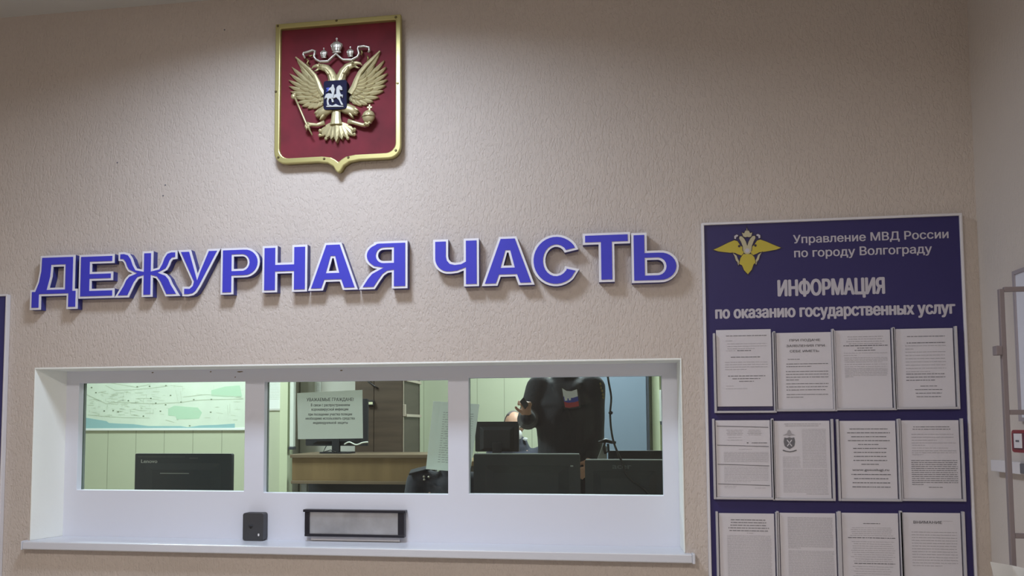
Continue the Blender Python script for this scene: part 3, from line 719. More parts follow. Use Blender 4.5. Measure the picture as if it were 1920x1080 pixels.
# ------------------------------------------------------------------ pockets and sheets on the board
def words(mb, y, z, x0, x1, h, dens=1.0):
    x = x0
    while x < x1-.002:
        l = random.uniform(.004, .017); e = min(x+l, x1)
        mb.rect(x, e, z-h/2, z+h/2, y); x = e+random.uniform(.0012, .0024)/dens
SHEETS = {}
def lines(kind, y0, y1, n, x0=.14, x1=.92, h=1.3, last=1.0):
    r = []
    for i in range(n):
        f = y0 if n == 1 else y0+(y1-y0)*i/(n-1)
        if kind == 'c':
            k = random.uniform(.80, 1.0) if n > 1 else 1; m = (x0+x1)/2; r.append((f, m-(x1-x0)/2*k, m+(x1-x0)/2*k, h))
        else: r.append((f, x0, x0+(x1-x0)*(last if i == n-1 else 1), h))
    return r
SH = [
 dict(px=(1344, 1447, 618, 762), d='single sheet standing proud of its pocket, top left on the board', t=lines('c', .08, 0, 1, .18, .92, 1.9)+lines('j', .145, 0, 1, .17, .3, 1)+lines('j', .185, .25, 3, .2, .92, 1.1, .7)+lines('j', .275, 0, 1, .18, .35, 1)+lines('j', .275, 0, 1, .38, .65, 2)+lines('c', .36, 0, 1, .26, .8, 1.9)+lines('j', .425, .52, 4, .15, .93, 1.2, .5)+lines('c', .605, 0, 1, .2, .88, 2)+lines('c', .64, 0, 1, .28, .8, 2)+lines('c', .675, 0, 1, .4, .67, 1.8)+lines('j', .735, 0, 1, .16, .3, 1)+lines('j', .77, 0, 1, .16, .55, 1.1)),
 dict(px=(1457, 1560, 623.5, 767), d='sheet with a three-line heading in capitals, second in the top row', txt=[('ПРИ ПОДАЧЕ', .24, .80, .115, .030), ('ЗАЯВЛЕНИЯ ПРИ', .18, .88, .188, .030), ('СЕБЕ ИМЕТЬ:', .24, .78, .258, .030)], t=lines('j', .35, 0, 1, .2, .42, 1.6)+lines('j', .41, .445, 2, .17, .93, 1.8, .6)+lines('j', .51, .62, 4, .16, .93, 1.7, .3)+lines('j', .67, .75, 3, .16, .93, 1.7, .92)+lines('j', .81, .845, 2, .16, .92, 1.6, .4)),
 dict(px=(1567, 1671, 619, 765), d='sheet with text above a blank lower half, third in the top row', t=lines('c', .085, .175, 4, .18, .92, 1.5)+lines('c', .20, 0, 1, .15, .95, 2.2)+lines('c', .232, 0, 1, .4, .68, 1.7)+lines('c', .26, 0, 1, .35, .74, 1.8)+lines('j', .295, .325, 2, .15, .94, 1, .3)+lines('j', .355, .41, 4, .16, .94, 1, .9)+lines('j', .44, .47, 2, .16, .93, 1)+lines('j', .495, .60, 7, .16, .93, 1.0, .2)),
 dict(px=(1681, 1789, 616, 763), d='sheet of bold ruled lines, rightmost in the top row', t=lines('c', .10, 0, 1, .2, .86, 1.9)+lines('c', .182, 0, 1, .19, .86, 2.2)+lines('j', .22, .26, 2, .16, .88, 1.4, .2)+lines('j', .30, .55, 7, .16, .86, 1.4, .6)+lines('j', .58, .66, 3, .16, .84, 1.9, .75)+lines('c', .735, 0, 1, .4, .7, 1.8)+lines('c', .78, .87, 3, .28, .8, 1.8)),
 dict(px=(1343, 1445, 788, 932), d='sheet divided by four dark rules, leftmost in the middle row', rules=(.075, .325, .575, .83), t=lines('c', .13, .19, 4, .18, .52, 1.1)+lines('c', .13, .19, 4, .58, .86, 1.1)+lines('c', .225, .26, 2, .2, .5, .8)+lines('j', .295, 0, 1, .66, .94, 2)+lines('j', .295, 0, 1, .57, .60, 3.2)+lines('c', .38, 0, 1, .42, .66, .8)+lines('j', .42, .54, 9, .14, .96, .8)+lines('j', .61, .80, 11, .14, .95, .8, .6)+lines('j', .86, .88, 2, .14, .36, .8)+lines('j', .88, 0, 1, .7, .9, 1)),
 dict(px=(1453, 1557, 789, 934), d='sheet with a grey crest, second in the middle row', crest=True, t=lines('c', .04, .065, 2, .18, .85, 1.5)+lines('j', .11, .60, 26, .50, .93, .85)+lines('j', .47, .60, 8, .14, .46, .85)+lines('j', .63, .92, 17, .14, .94, .85)+lines('j', .945, 0, 1, .55, .95, 1.4)),
 dict(px=(1576, 1681, 789, 935), d='sheet of large centred lines with a web address, third in the middle row', txt=[('www.gosuslugi.ru', .20, .86, .645, .030)], t=lines('c', .105, .255, 4, .13, .90, 2.2)+lines('c', .305, 0, 1, .32, .70, 2.1)+lines('c', .355, .51, 4, .18, .88, 2.2)+lines('c', .56, 0, 1, .37, .68, 2.1)+lines('c', .69, .85, 4, .17, .90, 2.3)),
 dict(px=(1692, 1800, 788, 935), d='sheet with a justified lower paragraph, rightmost in the middle row', t=lines('c', .085, .115, 2, .16, .9, 1.6)+lines('j', .18, .255, 3, .17, .9, 1.3, .6)+lines('j', .29, .32, 2, .17, .94, 1.1, .3)+lines('j', .355, 0, 1, .17, .8, 1)+lines('j', .39, .44, 3, .17, .94, 1.2, .25)+lines('j', .515, .82, 13, .15, .95, 1.6, .25)+lines('c', .855, 0, 1, .44, .68, 1.6)),
 dict(px=(1349.5, 1453, 962.5, 1108), d='sheet with a bold five-line heading, leftmost in the bottom row', t=lines('c', .085, .225, 5, .14, .93, 2)+lines('c', .255, 0, 1, .5, .62, 1.2)+lines('j', .29, .98, 38, .14, .94, .9)),
 dict(px=(1463.5, 1568, 962, 1108), d='densely printed sheet without a heading, second in the bottom row', t=lines('j', .06, .45, 24, .14, .95, 1.0, .3)+lines('j', .49, .98, 28, .14, .96, .95)),
 dict(px=(1580, 1686, 962, 1108), d='sheet of centred faint lines, third in the bottom row', t=lines('c', .135, 0, 1, .38, .68, 1.9)+lines('c', .19, .29, 5, .12, .92, 1)+lines('c', .32, 0, 1, .1, .95, 2)+lines('c', .37, .62, 10, .14, .94, 1)+lines('c', .65, 0, 1, .2, .92, 2)+lines('c', .69, .96, 10, .15, .9, 1)),
 dict(px=(1695, 1803, 961.5, 1108), d='sheet headed with one bold word, rightmost in the bottom row', txt=[('ВНИМАНИЕ', .18, .68, .140, .036)], t=lines('j', .105, 0, 1, .70, .86, .8)+lines('j', .25, .68, 13, .14, .93, 1.4, .65)),
]
PYB = BYF+.004
DEP = .016
for i, s in enumerate(SH):
    xa, xb, ya, yb = s['px']; ypl = PYB-.006
    row, colm = i//4, i % 4
    m = at((xa+xb)/2, (ya+yb)/2, ypl); a, b = at(xa, (ya+yb)/2, ypl), at(xb, (ya+yb)/2, ypl); z1, z0 = at((xa+xb)/2, ya, ypl).z, at((xa+xb)/2, yb, ypl).z
    W, H = b.x-a.x, z1-z0
    # pocket
    hx0, hx1 = a.x-.012, b.x+.012
    hz0 = z0-.0085 if i else z0-.024
    hz1 = z1+.006 if i else z1-.012
    ht = thing('document_pocket', ((a.x+b.x)/2, PYB, hz0), 'clear pocket on the blue board, %s of the %s row' % (('leftmost', 'second', 'third', 'rightmost')[colm], ('top', 'middle', 'bottom')[row]), 'document pocket', 'document pockets on the information board')
    for xx in (hx0, hx1):
        r0, r1 = (xx, xx+.008) if xx == hx0 else (xx-.008, xx)
        MB().box(r0, r1, PYB-DEP, PYB-.0005, hz0, hz1).build('side_rail', 'grey_plastic', ht, bevel=.0015)
    MB().box(hx0+.008, hx1-.008, PYB-DEP, PYB-.0005, hz0, hz0+.008).build('bottom_rail', 'grey_plastic', ht, bevel=.0015)
    MB().box(hx0+.009, hx1-.009, PYB-DEP+.003, PYB-DEP+.0045, hz0+.009, hz1-.006).build('clear_front', 'acrylic', ht)
    # sheet
    t = thing('document_sheet', ((a.x+b.x)/2, ypl, z0), 'white printed ' + s['d'], 'document', 'printed sheets on the information board')
    tw = (-.003, .0015, 0, .002, -.001, .0015, .003, .003, .002, .001, .003, .003)[i]
    mb = MB(); n = 8
    fr = [(a.x+W*k/n, ypl-.0012*math.sin(PI*k/n), 0) for k in range(n+1)]
    vs = [(x, y, z) for z in (z0, z1) for x, y, _ in fr]; vs += [(x, y+.0006, z) for x, y, z in vs]; N1 = n+1
    fs = [(k, k+1, k+1+N1, k+N1) for k in range(n)]+[(k+2*N1, k+3*N1, k+1+3*N1, k+1+2*N1) for k in range(n)]
    fs += [(k, k+2*N1, k+1+2*N1, k+1) for k in range(n)]+[(k+N1, k+1+N1, k+1+3*N1, k+3*N1) for k in range(n)]+[(0, N1, 3*N1, 2*N1), (n, n+2*N1, n+3*N1, n+N1)]
    mb.add(vs, fs); mb.build('sheet', 'paper', t)
    yk = ypl-.0018
    dark = MB(); blocks = []
    for f, x0, x1, h in sorted(s['t']):
        bold_ = h >= 1.55
        blk = next((q for q in reversed(blocks) if q[3] == (x0 >= .48) and q[1] == bold_ and f-q[0] <= .05), None)
        if blk is None: blk = [f, bold_, MB(), x0 >= .48]; blocks.append(blk)
        blk[0] = f; words(blk[2], yk, z1-f*H, a.x+x0*W, a.x+x1*W, h*.00115)
    for _, bold_, bm_, _ in blocks: bm_.build('printed_text', 'ink' if bold_ else 'ink_soft', t)
    for tx, x0, x1, f, cap in s.get('txt', []):
        put_text(dark, tx, a.x+x0*W, a.x+x1*W, z1-f*H, cap*H, yk, .018)
    for f in s.get('rules', []):
        rl = MB(); rl.add([(a.x+.02*W, yk, z1-f*H-.0011), (a.x+.97*W, yk, z1-(f+.018)*H-.0011), (a.x+.97*W, yk, z1-(f+.018)*H+.0011), (a.x+.02*W, yk, z1-f*H+.0011)], [(0, 1, 2, 3)]); rl.build('rule_line', 'ink', t)
    if dark.f: dark.build('printed_heading', 'ink', t)
    if s.get('crest'):
        cx, cz = a.x+.27*W, z1-.285*H; k = W/100
        cr_ = MB(); cr_.prism([[(cx-9*k, cz+10*k), (cx-10.5*k, cz+2*k), (cx-9*k, cz-6*k), (cx-5*k, cz-9*k), (cx, cz-12*k), (cx+5*k, cz-9*k), (cx+9*k, cz-6*k), (cx+10.5*k, cz+2*k), (cx+9*k, cz+10*k), (cx+4*k, cz+9*k), (cx, cz+10.5*k), (cx-4*k, cz+9*k)]], yk-.0002, yk)
        cr_.build('crest_shield', 'ink', t)
        cc = MB(); cc.add([(cx-5*k, yk-.0005, cz-6*k), (cx-3.6*k, yk-.0005, cz-7*k), (cx+5*k, yk-.0005, cz+5*k), (cx+3.6*k, yk-.0005, cz+6*k)], [(0, 1, 2, 3)])
        cc.add([(cx+5*k, yk-.0005, cz-6*k), (cx+3.6*k, yk-.0005, cz-7*k), (cx-5*k, yk-.0005, cz+5*k), (cx-3.6*k, yk-.0005, cz+6*k)], [(3, 2, 1, 0)]); cc.build('crest_cross', 'paper', t)
        ce = MB(); ce.prism([[(cx-12*k, cz+14*k), (cx-5*k, cz+17*k), (cx-3*k, cz+20*k), (cx-3*k, cz+22*k), (cx, cz+25*k), (cx+3*k, cz+22*k), (cx+3*k, cz+20*k), (cx+5*k, cz+17*k), (cx+12*k, cz+14*k), (cx+4*k, cz+14.5*k), (cx, cz+12.5*k), (cx-4*k, cz+14.5*k)][::-1]], yk-.0002, yk); ce.build('crest_eagle', 'ink_soft', t)
        cb = MB(); cb.prism([[(cx-13*k, cz-15*k), (cx-7*k, cz-17*k), (cx, cz-18*k), (cx+7*k, cz-17*k), (cx+13*k, cz-15*k), (cx+12*k, cz-13*k), (cx+6*k, cz-15*k), (cx, cz-16*k), (cx-6*k, cz-15*k), (cx-12*k, cz-13*k)]], yk-.0002, yk); cb.build('crest_ribbon', 'ink', t)

# ------------------------------------------------------------------ on the sill: intercom, pass tray
a, b = at(455, 1000, PY-.05), at(493.5, 1000, PY-.05); zt = at(474, 962, PY-.05).z
ic = thing('intercom', ((a.x+b.x)/2, PY-.03, SZ), 'small dark grey plastic intercom box standing on the window sill', 'intercom')
mb = MB(); mb.prism([rpoly(a.x, b.x, SZ+.001, zt, .010, 5)], PY-.050, PY-.004); mb.build('case', 'charcoal_plastic', ic, bevel=.006, seg=3)
p = at(470, 989, PY-.052); mb = MB(); mb.prism([[(p.x-.009, p.z+.003), (p.x, p.z-.006), (p.x+.009, p.z+.003)]], PY-.0512, PY-.049); mb.build('button', 'black_plastic', ic)
p = at(470, 986, PY-.052); MB().box(p.x-.010, p.x+.010, PY-.0515, PY-.049, p.z, p.z+.004).build('button_rim', 'monitor_grey', ic)
p = at(484.5, 1003, PY-.052); mb = MB(); mb.prism([rpoly(p.x-.0032, p.x+.0032, p.z-.005, p.z+.005, .002)], PY-.0515, PY-.049); mb.build('indicator_light', 'led', ic)

ty = PY-.030
P = {k: at(*v, ty) for k, v in dict(tl=(569.5, 955), tr=(760.5, 957.5), br=(757, 1009), bl=(571.5, 1005)).items()}
x0, x1, z1, z0 = (P['tl'].x+P['bl'].x)/2+.002, (P['tr'].x+P['br'].x)/2-.002, (P['tl'].z+P['tr'].z)/2, (P['bl'].z+P['br'].z)/2
pt = thing('pass_tray', ((x0+x1)/2, PY, z0), 'steel document tray front in a black frame below the middle pane', 'document tray')
MB().box(x0-.006, x1+.006, ty-.006, PY-.0005, z1-.010, z1).build('top_bar', 'black_metal', pt, bevel=.0015)
MB().box(x0, x1, ty-.003, PY-.0005, z0, z0+.011).build('bottom_bar', 'black_metal', pt, bevel=.0015)
MB().box(x0, x0+.020, ty-.002, PY-.0005, z0+.011, z1-.010).build('side_post', 'black_metal', pt, bevel=.0015)
MB().box(x1-.026, x1, ty-.002, PY-.0005, z0+.011, z1-.010).build('side_post', 'black_metal', pt, bevel=.0015)
MB().box(x0+.020, x1-.026, ty+.004, PY-.0005, z0+.011, z1-.010).build('steel_plate', 'steel', pt)
MB().box(x0+.020, x1-.022, PY-.012, PY-.0005, SZ+.002, z0-.002).build('backing_strip', 'white_plastic', pt, bevel=.001)

# ------------------------------------------------------------------ papers behind the glass
GY = PY+PT+.009
a, b, c_, d_ = at(557, 737, GY), at(679.5, 731, GY), at(680.5, 822, GY), at(558.5, 823.5, GY)
nt_ = thing('window_notice', ((a.x+b.x)/2, GY, d_.z), 'white printed notice taped inside the middle window pane', 'notice')
mb = MB(); mb.hexa([d_, c_, b, a], [v+Vector((0, .0008, 0)) for v in (d_, c_, b, a)]); mb.build('sheet', 'paper_bright', nt_)
mb = MB()
for tx, u0, u1, yb, cp2 in (('УВАЖАЕМЫЕ ГРАЖДАНЕ!', 575, 663, 752.5, 6.2), ('В связи с распространением', 583, 656, 762, 5), ('коронавирусной инфекции', 584, 653, 770, 5), ('при посещении участка полиции', 578, 660, 779.3, 5), ('необходимо использовать средства', 573, 665, 787, 5), ('индивидуальной защиты', 587, 652, 795, 5)):
    p0, p1 = at(u0, yb, GY-.0006), at(u1, yb, GY-.0006); put_text(mb, tx, p0.x, p1.x, p0.z, at(u0, yb-cp2, GY).z-p0.z, GY-.0006, .018)
mb.build('printed_text', 'ink', nt_)
# sheet hanging behind the post between the panes
HY = GY+.06
q = [at(799, 879.5, HY), at(882, 885, HY), at(898, 758, HY), at(811, 752, HY)]
hs = thing('hanging_sheet', ((q[0].x+q[1].x)/2, HY, q[0].z), 'tilted sheet hanging behind the post between middle and right panes', 'paper sheet')
mb = MB(); n = 6; vs = []
for e in (0, .001):
    for j in range(n+1):
        for i in range(n+1):
            u, v = i/n, j/n; p = (q[0]*(1-u)+q[1]*u)*(1-v)+(q[3]*(1-u)+q[2]*u)*v
            vs.append(p+Vector((0, e+.03*(u-.5)**2*2-.02*(1-v), 0)))
fs = []; M2 = (n+1)**2
for j in range(n):
    for i in range(n):
        k = j*(n+1)+i; fs += [(k, k+1, k+n+2, k+n+1), (k+M2, k+n+1+M2, k+n+2+M2, k+1+M2)]
mb.add(vs, fs); mb.build('sheet', 'paper_thin', hs)
mb = MB()
for k in range(22):
    v = .12+.76*k/22; u0, u1 = .26, .92
    pa = (q[0]*(1-u0)+q[1]*u0)*(1-v)+(q[3]*(1-u0)+q[2]*u0)*v; pb = (q[0]*(1-u1)+q[1]*u1)*(1-v)+(q[3]*(1-u1)+q[2]*u1)*v
    x = pa.x
    while x < pb.x:
        e = min(pb.x, x+random.uniform(.006, .02)); f = (x-pa.x)/(pb.x-pa.x); z = pa.z+(pb.z-pa.z)*f; u = u0+(u1-u0)*f
        yy = pa.y+.03*(u-.5)**2*2-.02*(1-v)-.001; mb.rect(x, e, z-.0009, z+.0009, yy); x = e+.003
mb.build('printed_text', 'ink_soft', hs)

# ------------------------------------------------------------------ duty room: map, papers, conduit
my = YL-.012
a, b = at(161, 806, my), at(459, 806, my); x0, x1 = a.x-.9, b.x+.10; z0 = a.z; z1 = z0+1.1
mp_ = thing('city_map', ((x0+x1)/2, my, z0), 'wide pale city map with a blue river band on the green wall', 'map')
MB().box(x0, x1, my, YL-.0005, z0+.012, z1).build('map_sheet', 'map_paper', mp_)
MB().box(x0-.005, x1+.005, my-.008, YL-.0005, z0-.006, z0+.012).build('bottom_rail', 'duty_white', mp_, bevel=.002)
def UM(u, v, d=.001): return at(130+u/4.32, 690+v/4.32, my-d)
rv = [(-400, 470), (-400, 330), (-60, 385), (130, 402), (300, 430), (320, 445), (400, 450), (520, 455), (640, 470), (760, 470), (900, 470), (960, 480), (1060, 465), (1200, 460), (1340, 450), (1340, 485), (130, 488)]
mb = MB(); mb.prism([[(p.x, p.z) for p in (UM(*r) for r in rv)][::-1]], my-.0012, my); mb.build('river', 'map_river', mp_)
for pl in ([(800, 330), (850, 305), (960, 315), (1040, 320), (1075, 360), (1050, 410), (960, 415), (870, 415), (860, 390), (800, 385)], [(1150, 180), (1260, 150), (1380, 140), (1400, 230), (1260, 235), (1150, 225)]):
    mb = MB(); mb.prism([[(p.x, p.z) for p in (UM(*r) for r in pl)][::-1]], my-.001, my); mb.build('park_area', 'map_park', mp_)
st = MB(); rnd = random.Random(5)
def road(pts, wd=.003):
    P_ = [UM(*p, .0014) for p in pts]
    for p0, p1 in zip(P_, P_[1:]):
        d = Vector((p1.x-p0.x, 0, p1.z-p0.z)).normalized(); nn = Vector((-d.z, 0, d.x))*wd/2
        st.add([p0-nn, p1-nn, p1+nn, p0+nn], [(0, 1, 2, 3)])
road([(140, 215), (300, 290), (420, 275), (560, 285), (700, 290), (900, 278), (1010, 262), (1150, 255), (1410, 250)], .006)
road([(290, 140), (370, 180), (520, 175), (640, 165), (800, 145)], .004); road([(330, 120), (540, 155), (660, 130)], .004); road([(150, 380), (260, 390), (420, 400), (650, 405)], .004)
road([(780, 420), (850, 440)], .004); road([(920, 235), (1100, 215), (1390, 235)], .004); road([(860, 180), (880, 270)], .003); road([(900, 190), (910, 275)], .003); road([(1280, 300), (1285, 380)]); road([(1300, 290), (1300, 370)])
for k in range(95):
    u, v = rnd.uniform(145, 690), rnd.uniform(190, 390); l = rnd.uniform(15, 70); a_ = rnd.choice((0, 0, PI/2, .3, -.3))
    road([(u, v), (u+l*math.cos(a_), v+l*math.sin(a_)*.6)], rnd.uniform(.002, .004))
for k in range(30):
    u, v = rnd.uniform(700, 1400), rnd.uniform(130, 420); l = rnd.uniform(15, 60); a_ = rnd.choice((0, PI/2, .2)); road([(u, v), (u+l*math.cos(a_), v+l*math.sin(a_)*.6)], .0022)
st.build('street_lines', 'map_line', mp_)
dt = MB()
for u, v in ((180, 158), (215, 200), (550, 152), (650, 148), (782, 143), (660, 246), (780, 298), (905, 276), (1008, 256), (1150, 254), (738, 350), (355, 345), (282, 348), (395, 355), (600, 390), (700, 285), (975, 468), (478, 265), (1145, 358), (820, 222)):
    p = UM(u, v, .0018); dt.rect(p.x-.007, p.x+.007, p.z-.0045, p.z+.0045, p.y)
dt.build('place_marks', 'map_dot', mp_)

a, b = at(500, 766.5, YL-.008), at(527.5, 766.5, YL-.008); z1 = at(513, 690, YL).z
wp = thing('wall_paper_sheet', ((a.x+b.x)/2, YL-.008, a.z), 'bright paper in a sleeve on the strip of green wall beside the conduit', 'paper sheet')
MB().box(a.x, b.x, YL-.008, YL-.0005, a.z, z1).build('sheet', 'duty_white', wp)
MB().box(a.x-.004, b.x+.001, YL-.010, YL-.0005, a.z-.014, a.z).build('bottom_clip', 'duty_dim', wp)
mb = MB()
for k in range(18): words(mb, YL-.0088, z1-.03-k*.013, a.x+.015, b.x-.015, .003)
mb.build('printed_text', 'map_line', wp)
yw = YN
a, b = at(590.5, 735, yw), at(602, 735, yw); z1 = at(596, 712, yw).z
sn = thing('paper_notice', ((a.x+b.x)/2, yw, a.z), 'small white paper on the grey wall above the window notice', 'paper sheet')
MB().box(a.x, b.x, yw-.004, yw-.0005, a.z, z1).build('sheet', 'duty_white', sn)
mb = MB()
for k in range(6): words(mb, yw-.0046, z1-.03-k*.012, a.x+.008, b.x-.008, .003)
mb.build('printed_text', 'ink_soft', sn)
a, b = at(540.5, 800, YL-.05), at(547.5, 800, YL-.05); z0 = at(544, 838, YL-.05).z
cdt = thing('cable_conduit', ((a.x+b.x)/2, YL, z0), 'white vertical cable conduit beside the end of the green wall', 'cable conduit')
MB().box(a.x, b.x, YL-.02, YL+.03, z0, CEIL-.005).build('channel', 'conduit_white', cdt, bevel=.003)
MB().box(a.x-.004, b.x+.006, YL-.03, YL+.03, z0-.022, z0).build('end_box', 'monitor_grey', cdt, bevel=.003)

# ------------------------------------------------------------------ duty room: cabinet, desk, blue cabinet
kb = 3.35
a, b = at(666, 800, kb), at(755, 800, kb)
cb = thing('brown_cabinet', ((a.x+b.x)/2, kb+.3, DF), 'tall dark brown cabinet with open end shelves behind the oak counter', 'cabinet')
MB().box(a.x, b.x, kb, kb+.60, DF, 2.45).build('body', 'cabinet_brown', cb, bevel=.003)
xm = at(702, 800, kb).x
MB().box(a.x+.003, xm-.002, kb-.018, kb-.0005, DF+.06, 2.43).build('door', 'cabinet_brown', cb, bevel=.002)
MB().box(xm+.002, b.x-.003, kb-.018, kb-.0005, DF+.06, 2.43).build('door', 'cabinet_brown', cb, bevel=.002)
p = at(696, 756, kb-.03); MB().box(p.x-.03, p.x+.025, kb-.045, kb-.018, p.z-.022, p.z+.022).build('lock_plate', 'black_plastic', cb, bevel=.003)
MB().box(p.x-.016, p.x+.016, kb-.048, kb-.045, p.z-.010, p.z+.010).build('lock_light', 'spark', cb)
p = at(694, 716, kb-.03); mb = MB(); mb.tube([(p.x-.02, kb-.02, p.z+.05), (p.x-.01, kb-.05, p.z), (p.x+.04, kb-.05, p.z-.035), (p.x+.06, kb-.02, p.z-.05)], .006, 8); mb.build('hanging_hook', 'black_plastic', cb, smooth=True)
e0, e1 = b.x+.001, b.x+.03
MB().box(e0, e0+.012, kb+.56, kb+.60, DF, 2.45).build('shelf_back', 'shelf_dark', cb)
MB().box(e0-.0005, e0+.010, kb, kb+.58, DF, 2.45).build('end_panel', 'shelf_dark', cb)
MB().box(e0, e0+.010, kb-.008, kb+.008, DF, 2.45).build('edge_strip', 'trim_cream', cb)
for py in (779, 712):
    z = at(756, py, kb).z; MB().box(e0, e0+.03, kb+.012, kb+.58, z-.011, z+.011).build('shelf_edge', 'trim_cream', cb, bevel=.002)
z = at(756, 770, kb).z; MB().box(e0, e0+.022, kb-.010, kb+.02, z-.045, z+.05).build('bracket', 'trim_cream', cb, bevel=.002)

kd = 2.75
a, b = at(548, 850, kd), at(806, 850, kd); zt = at(680, 852, kd).z; zp0 = at(680, 902, kd).z
dk = thing('oak_counter', ((a.x+b.x)/2, kd+.3, DF), 'oak veneer counter desk with a front panel, facing the middle pane', 'desk')
MB().box(a.x-.01, b.x+.02, kd-.02, kd+.55, zt-.025, zt).build('worktop', 'desk_edge', dk, bevel=.002)
MB().box(a.x, b.x, kd, kd+.02, zp0, zt-.026).build('front_panel', 'desk_oak', dk)
MB().box(a.x-.005, b.x+.005, kd-.012, kd+.02, zp0-.022, zp0).build('bottom_trim', 'desk_edge', dk, bevel=.002)
for px in (567, 790):
    x = at(px, 910, kd).x; MB().box(x-.02, x+.02, kd+.03, kd+.07, DF, zp0-.02).build('leg', 'edge_grey', dk)
for px in (567, 790):
    x = at(px, 910, kd).x; MB().box(x-.02, x+.02, kd+.48, kd+.52, DF, zt-.03).build('leg', 'edge_grey', dk)
MB().box(a.x+.02, b.x-.02, kd+.30, kd+.32, DF+.05, zt-.03).build('inner_panel', 'monitor_black', dk)

ky = 4.30
a, b = at(1131, 800, ky), at(1215, 800, ky)
bc = thing('blue_cabinet', ((a.x+b.x)/2, ky, DF), 'tall grey blue cabinet behind the standing person', 'cabinet')
MB().box(a.x-.3, b.x, ky, DYB-.002, DF, 2.5).build('body', 'cabinet_blue', bc, bevel=.004)
MB().box(a.x-.29, b.x-.012, ky-.018, ky-.001, DF+.05, 2.48).build('door', 'cabinet_blue', bc, bevel=.003)
MB().box(b.x-.010, b.x+.012, ky-.02, ky, DF, 2.5).build('edge_strip', 'monitor_grey', bc)
a, b = at(1237, 790, DYB-.06), at(1256, 790, DYB-.06); z0, z1 = at(1240, 790, DYB-.06).z, at(1240, 731, DYB-.06).z
ps = thing('corner_paper', ((a.x+b.x)/2, DYB-.06, z0), 'narrow white paper hanging at the right edge of the right pane', 'paper sheet')
MB().box(a.x, b.x, DYB-.062, DYB-.055, z0, z1).build('sheet', 'paper_bright', ps)
MB().box(a.x+.005, a.x+.03, DYB-.064, DYB-.0505, z0-.03, z0).build('clip', 'monitor_grey', ps)

# ------------------------------------------------------------------ desk right behind the window (carries the monitors)
DZ = .92
wd_ = thing('window_desk', ((OX0+OX1)/2, .7, DF), 'long dark desk behind the window carrying the monitors', 'desk')
MB().box(OX0-.2, OX1+.2, WT+.02, 1.20, DZ-.03, DZ).build('worktop', 'desk_oak', wd_, bevel=.002)
for x in (OX0-.15, -1.45, OX1+.12): MB().box(x, x+.04, WT+.05, 1.10, DF, DZ-.031).build('leg_panel', 'desk_oak', wd_)

def monitor(name, x0, x1, z0, z1, y, base_z, label, m='monitor_black', tilt=0, group=None, stand=True, edge=None):
    """back of a flat screen seen from the lobby; the screen faces into the duty room"""
    t = thing(name, ((x0+x1)/2, y+.09, base_z), label, 'monitor', group)
    mb = MB(); mb.prism([rpoly(x0, x1, z0, z1, .008)], y, y+.028); h = mb.build('housing', m, t, bevel=.004)
    xm, w2, zc, hh = (x0+x1)/2, (x1-x0), (z0+z1)/2, z1-z0
    mb = MB(); mb.hexa([(xm-w2*.30, y-.016, z0+hh*.10), (xm+w2*.30, y-.016, z0+hh*.10), (xm+w2*.30, y-.016, z0+hh*.72), (xm-w2*.30, y-.016, z0+hh*.72)],
                      [(xm-w2*.40, y+.001, z0+hh*.03), (xm+w2*.40, y+.001, z0+hh*.03), (xm+w2*.40, y+.001, z0+hh*.84), (xm-w2*.40, y+.001, z0+hh*.84)])
    mb.build('back_cover', m, t, bevel=.004)
    MB().box(x0+.010, x1-.010, y+.0275, y+.030, z0+.010, z1-.010).build('screen', 'phone_black', t)
    if edge: MB().box(x0+.004, x1-.004, y-.0025, y+.026, z1-.0005, z1+.004).build('top_edge', edge, t)
    if stand:
        MB().box(xm-.03, xm+.03, y-.02, y+.01, base_z+.012, z0+hh*.3).build('stand_neck', m, t, bevel=.003)
        mb = MB(); mb.prism([rpoly(xm-.12, xm+.12, -.08, .10, .03)], 0, .012)
        mb.v = [Vector((v.x, y+.02+v.z, base_z+.012-v.y)) for v in mb.v]; mb.build('stand_base', m, t)
    return t
my_ = .78
a, b = at(252.5, 900, my_), at(434, 900, my_); zt = at(343, 850.5, my_).z
m1 = monitor('computer_monitor', a.x, b.x, zt-.285, zt, my_, DZ, 'dark monitor back with a light maker name, in the left pane', 'monitor_grey')
mb = MB(); p0, p1 = at(264.5, 868, my_-.0015), at(295, 868, my_-.0015); put_text(mb, 'Lenovo', p0.x, p1.x, p0.z, at(270, 861, my_).z-p0.z, my_-.0015, .02); mb.build('maker_name', 'logo_grey', m1)
p0, p1 = at(300, 887.5, my_-.018), at(354, 888.5, my_-.018); MB().box(p0.x, p1.x, my_-.0185, my_-.015, p0.z-.002, p0.z+.002).build('cover_rib', 'edge_grey', m1)
mb = MB(); p0, p1 = at(258, 856.5, my_-.0015), at(347, 857, my_-.0015); words(mb, my_-.0012, p0.z, p0.x, p1.x, .004); mb.build('faint_print', 'logo_dark', m1)
p0, p1 = at(355, 859, my_-.0015), at(371, 859, my_-.0015); mb = MB(); words(mb, my_-.0012, p0.z, p0.x, p1.x, .007); mb.build('faint_print', 'logo_dark', m1)

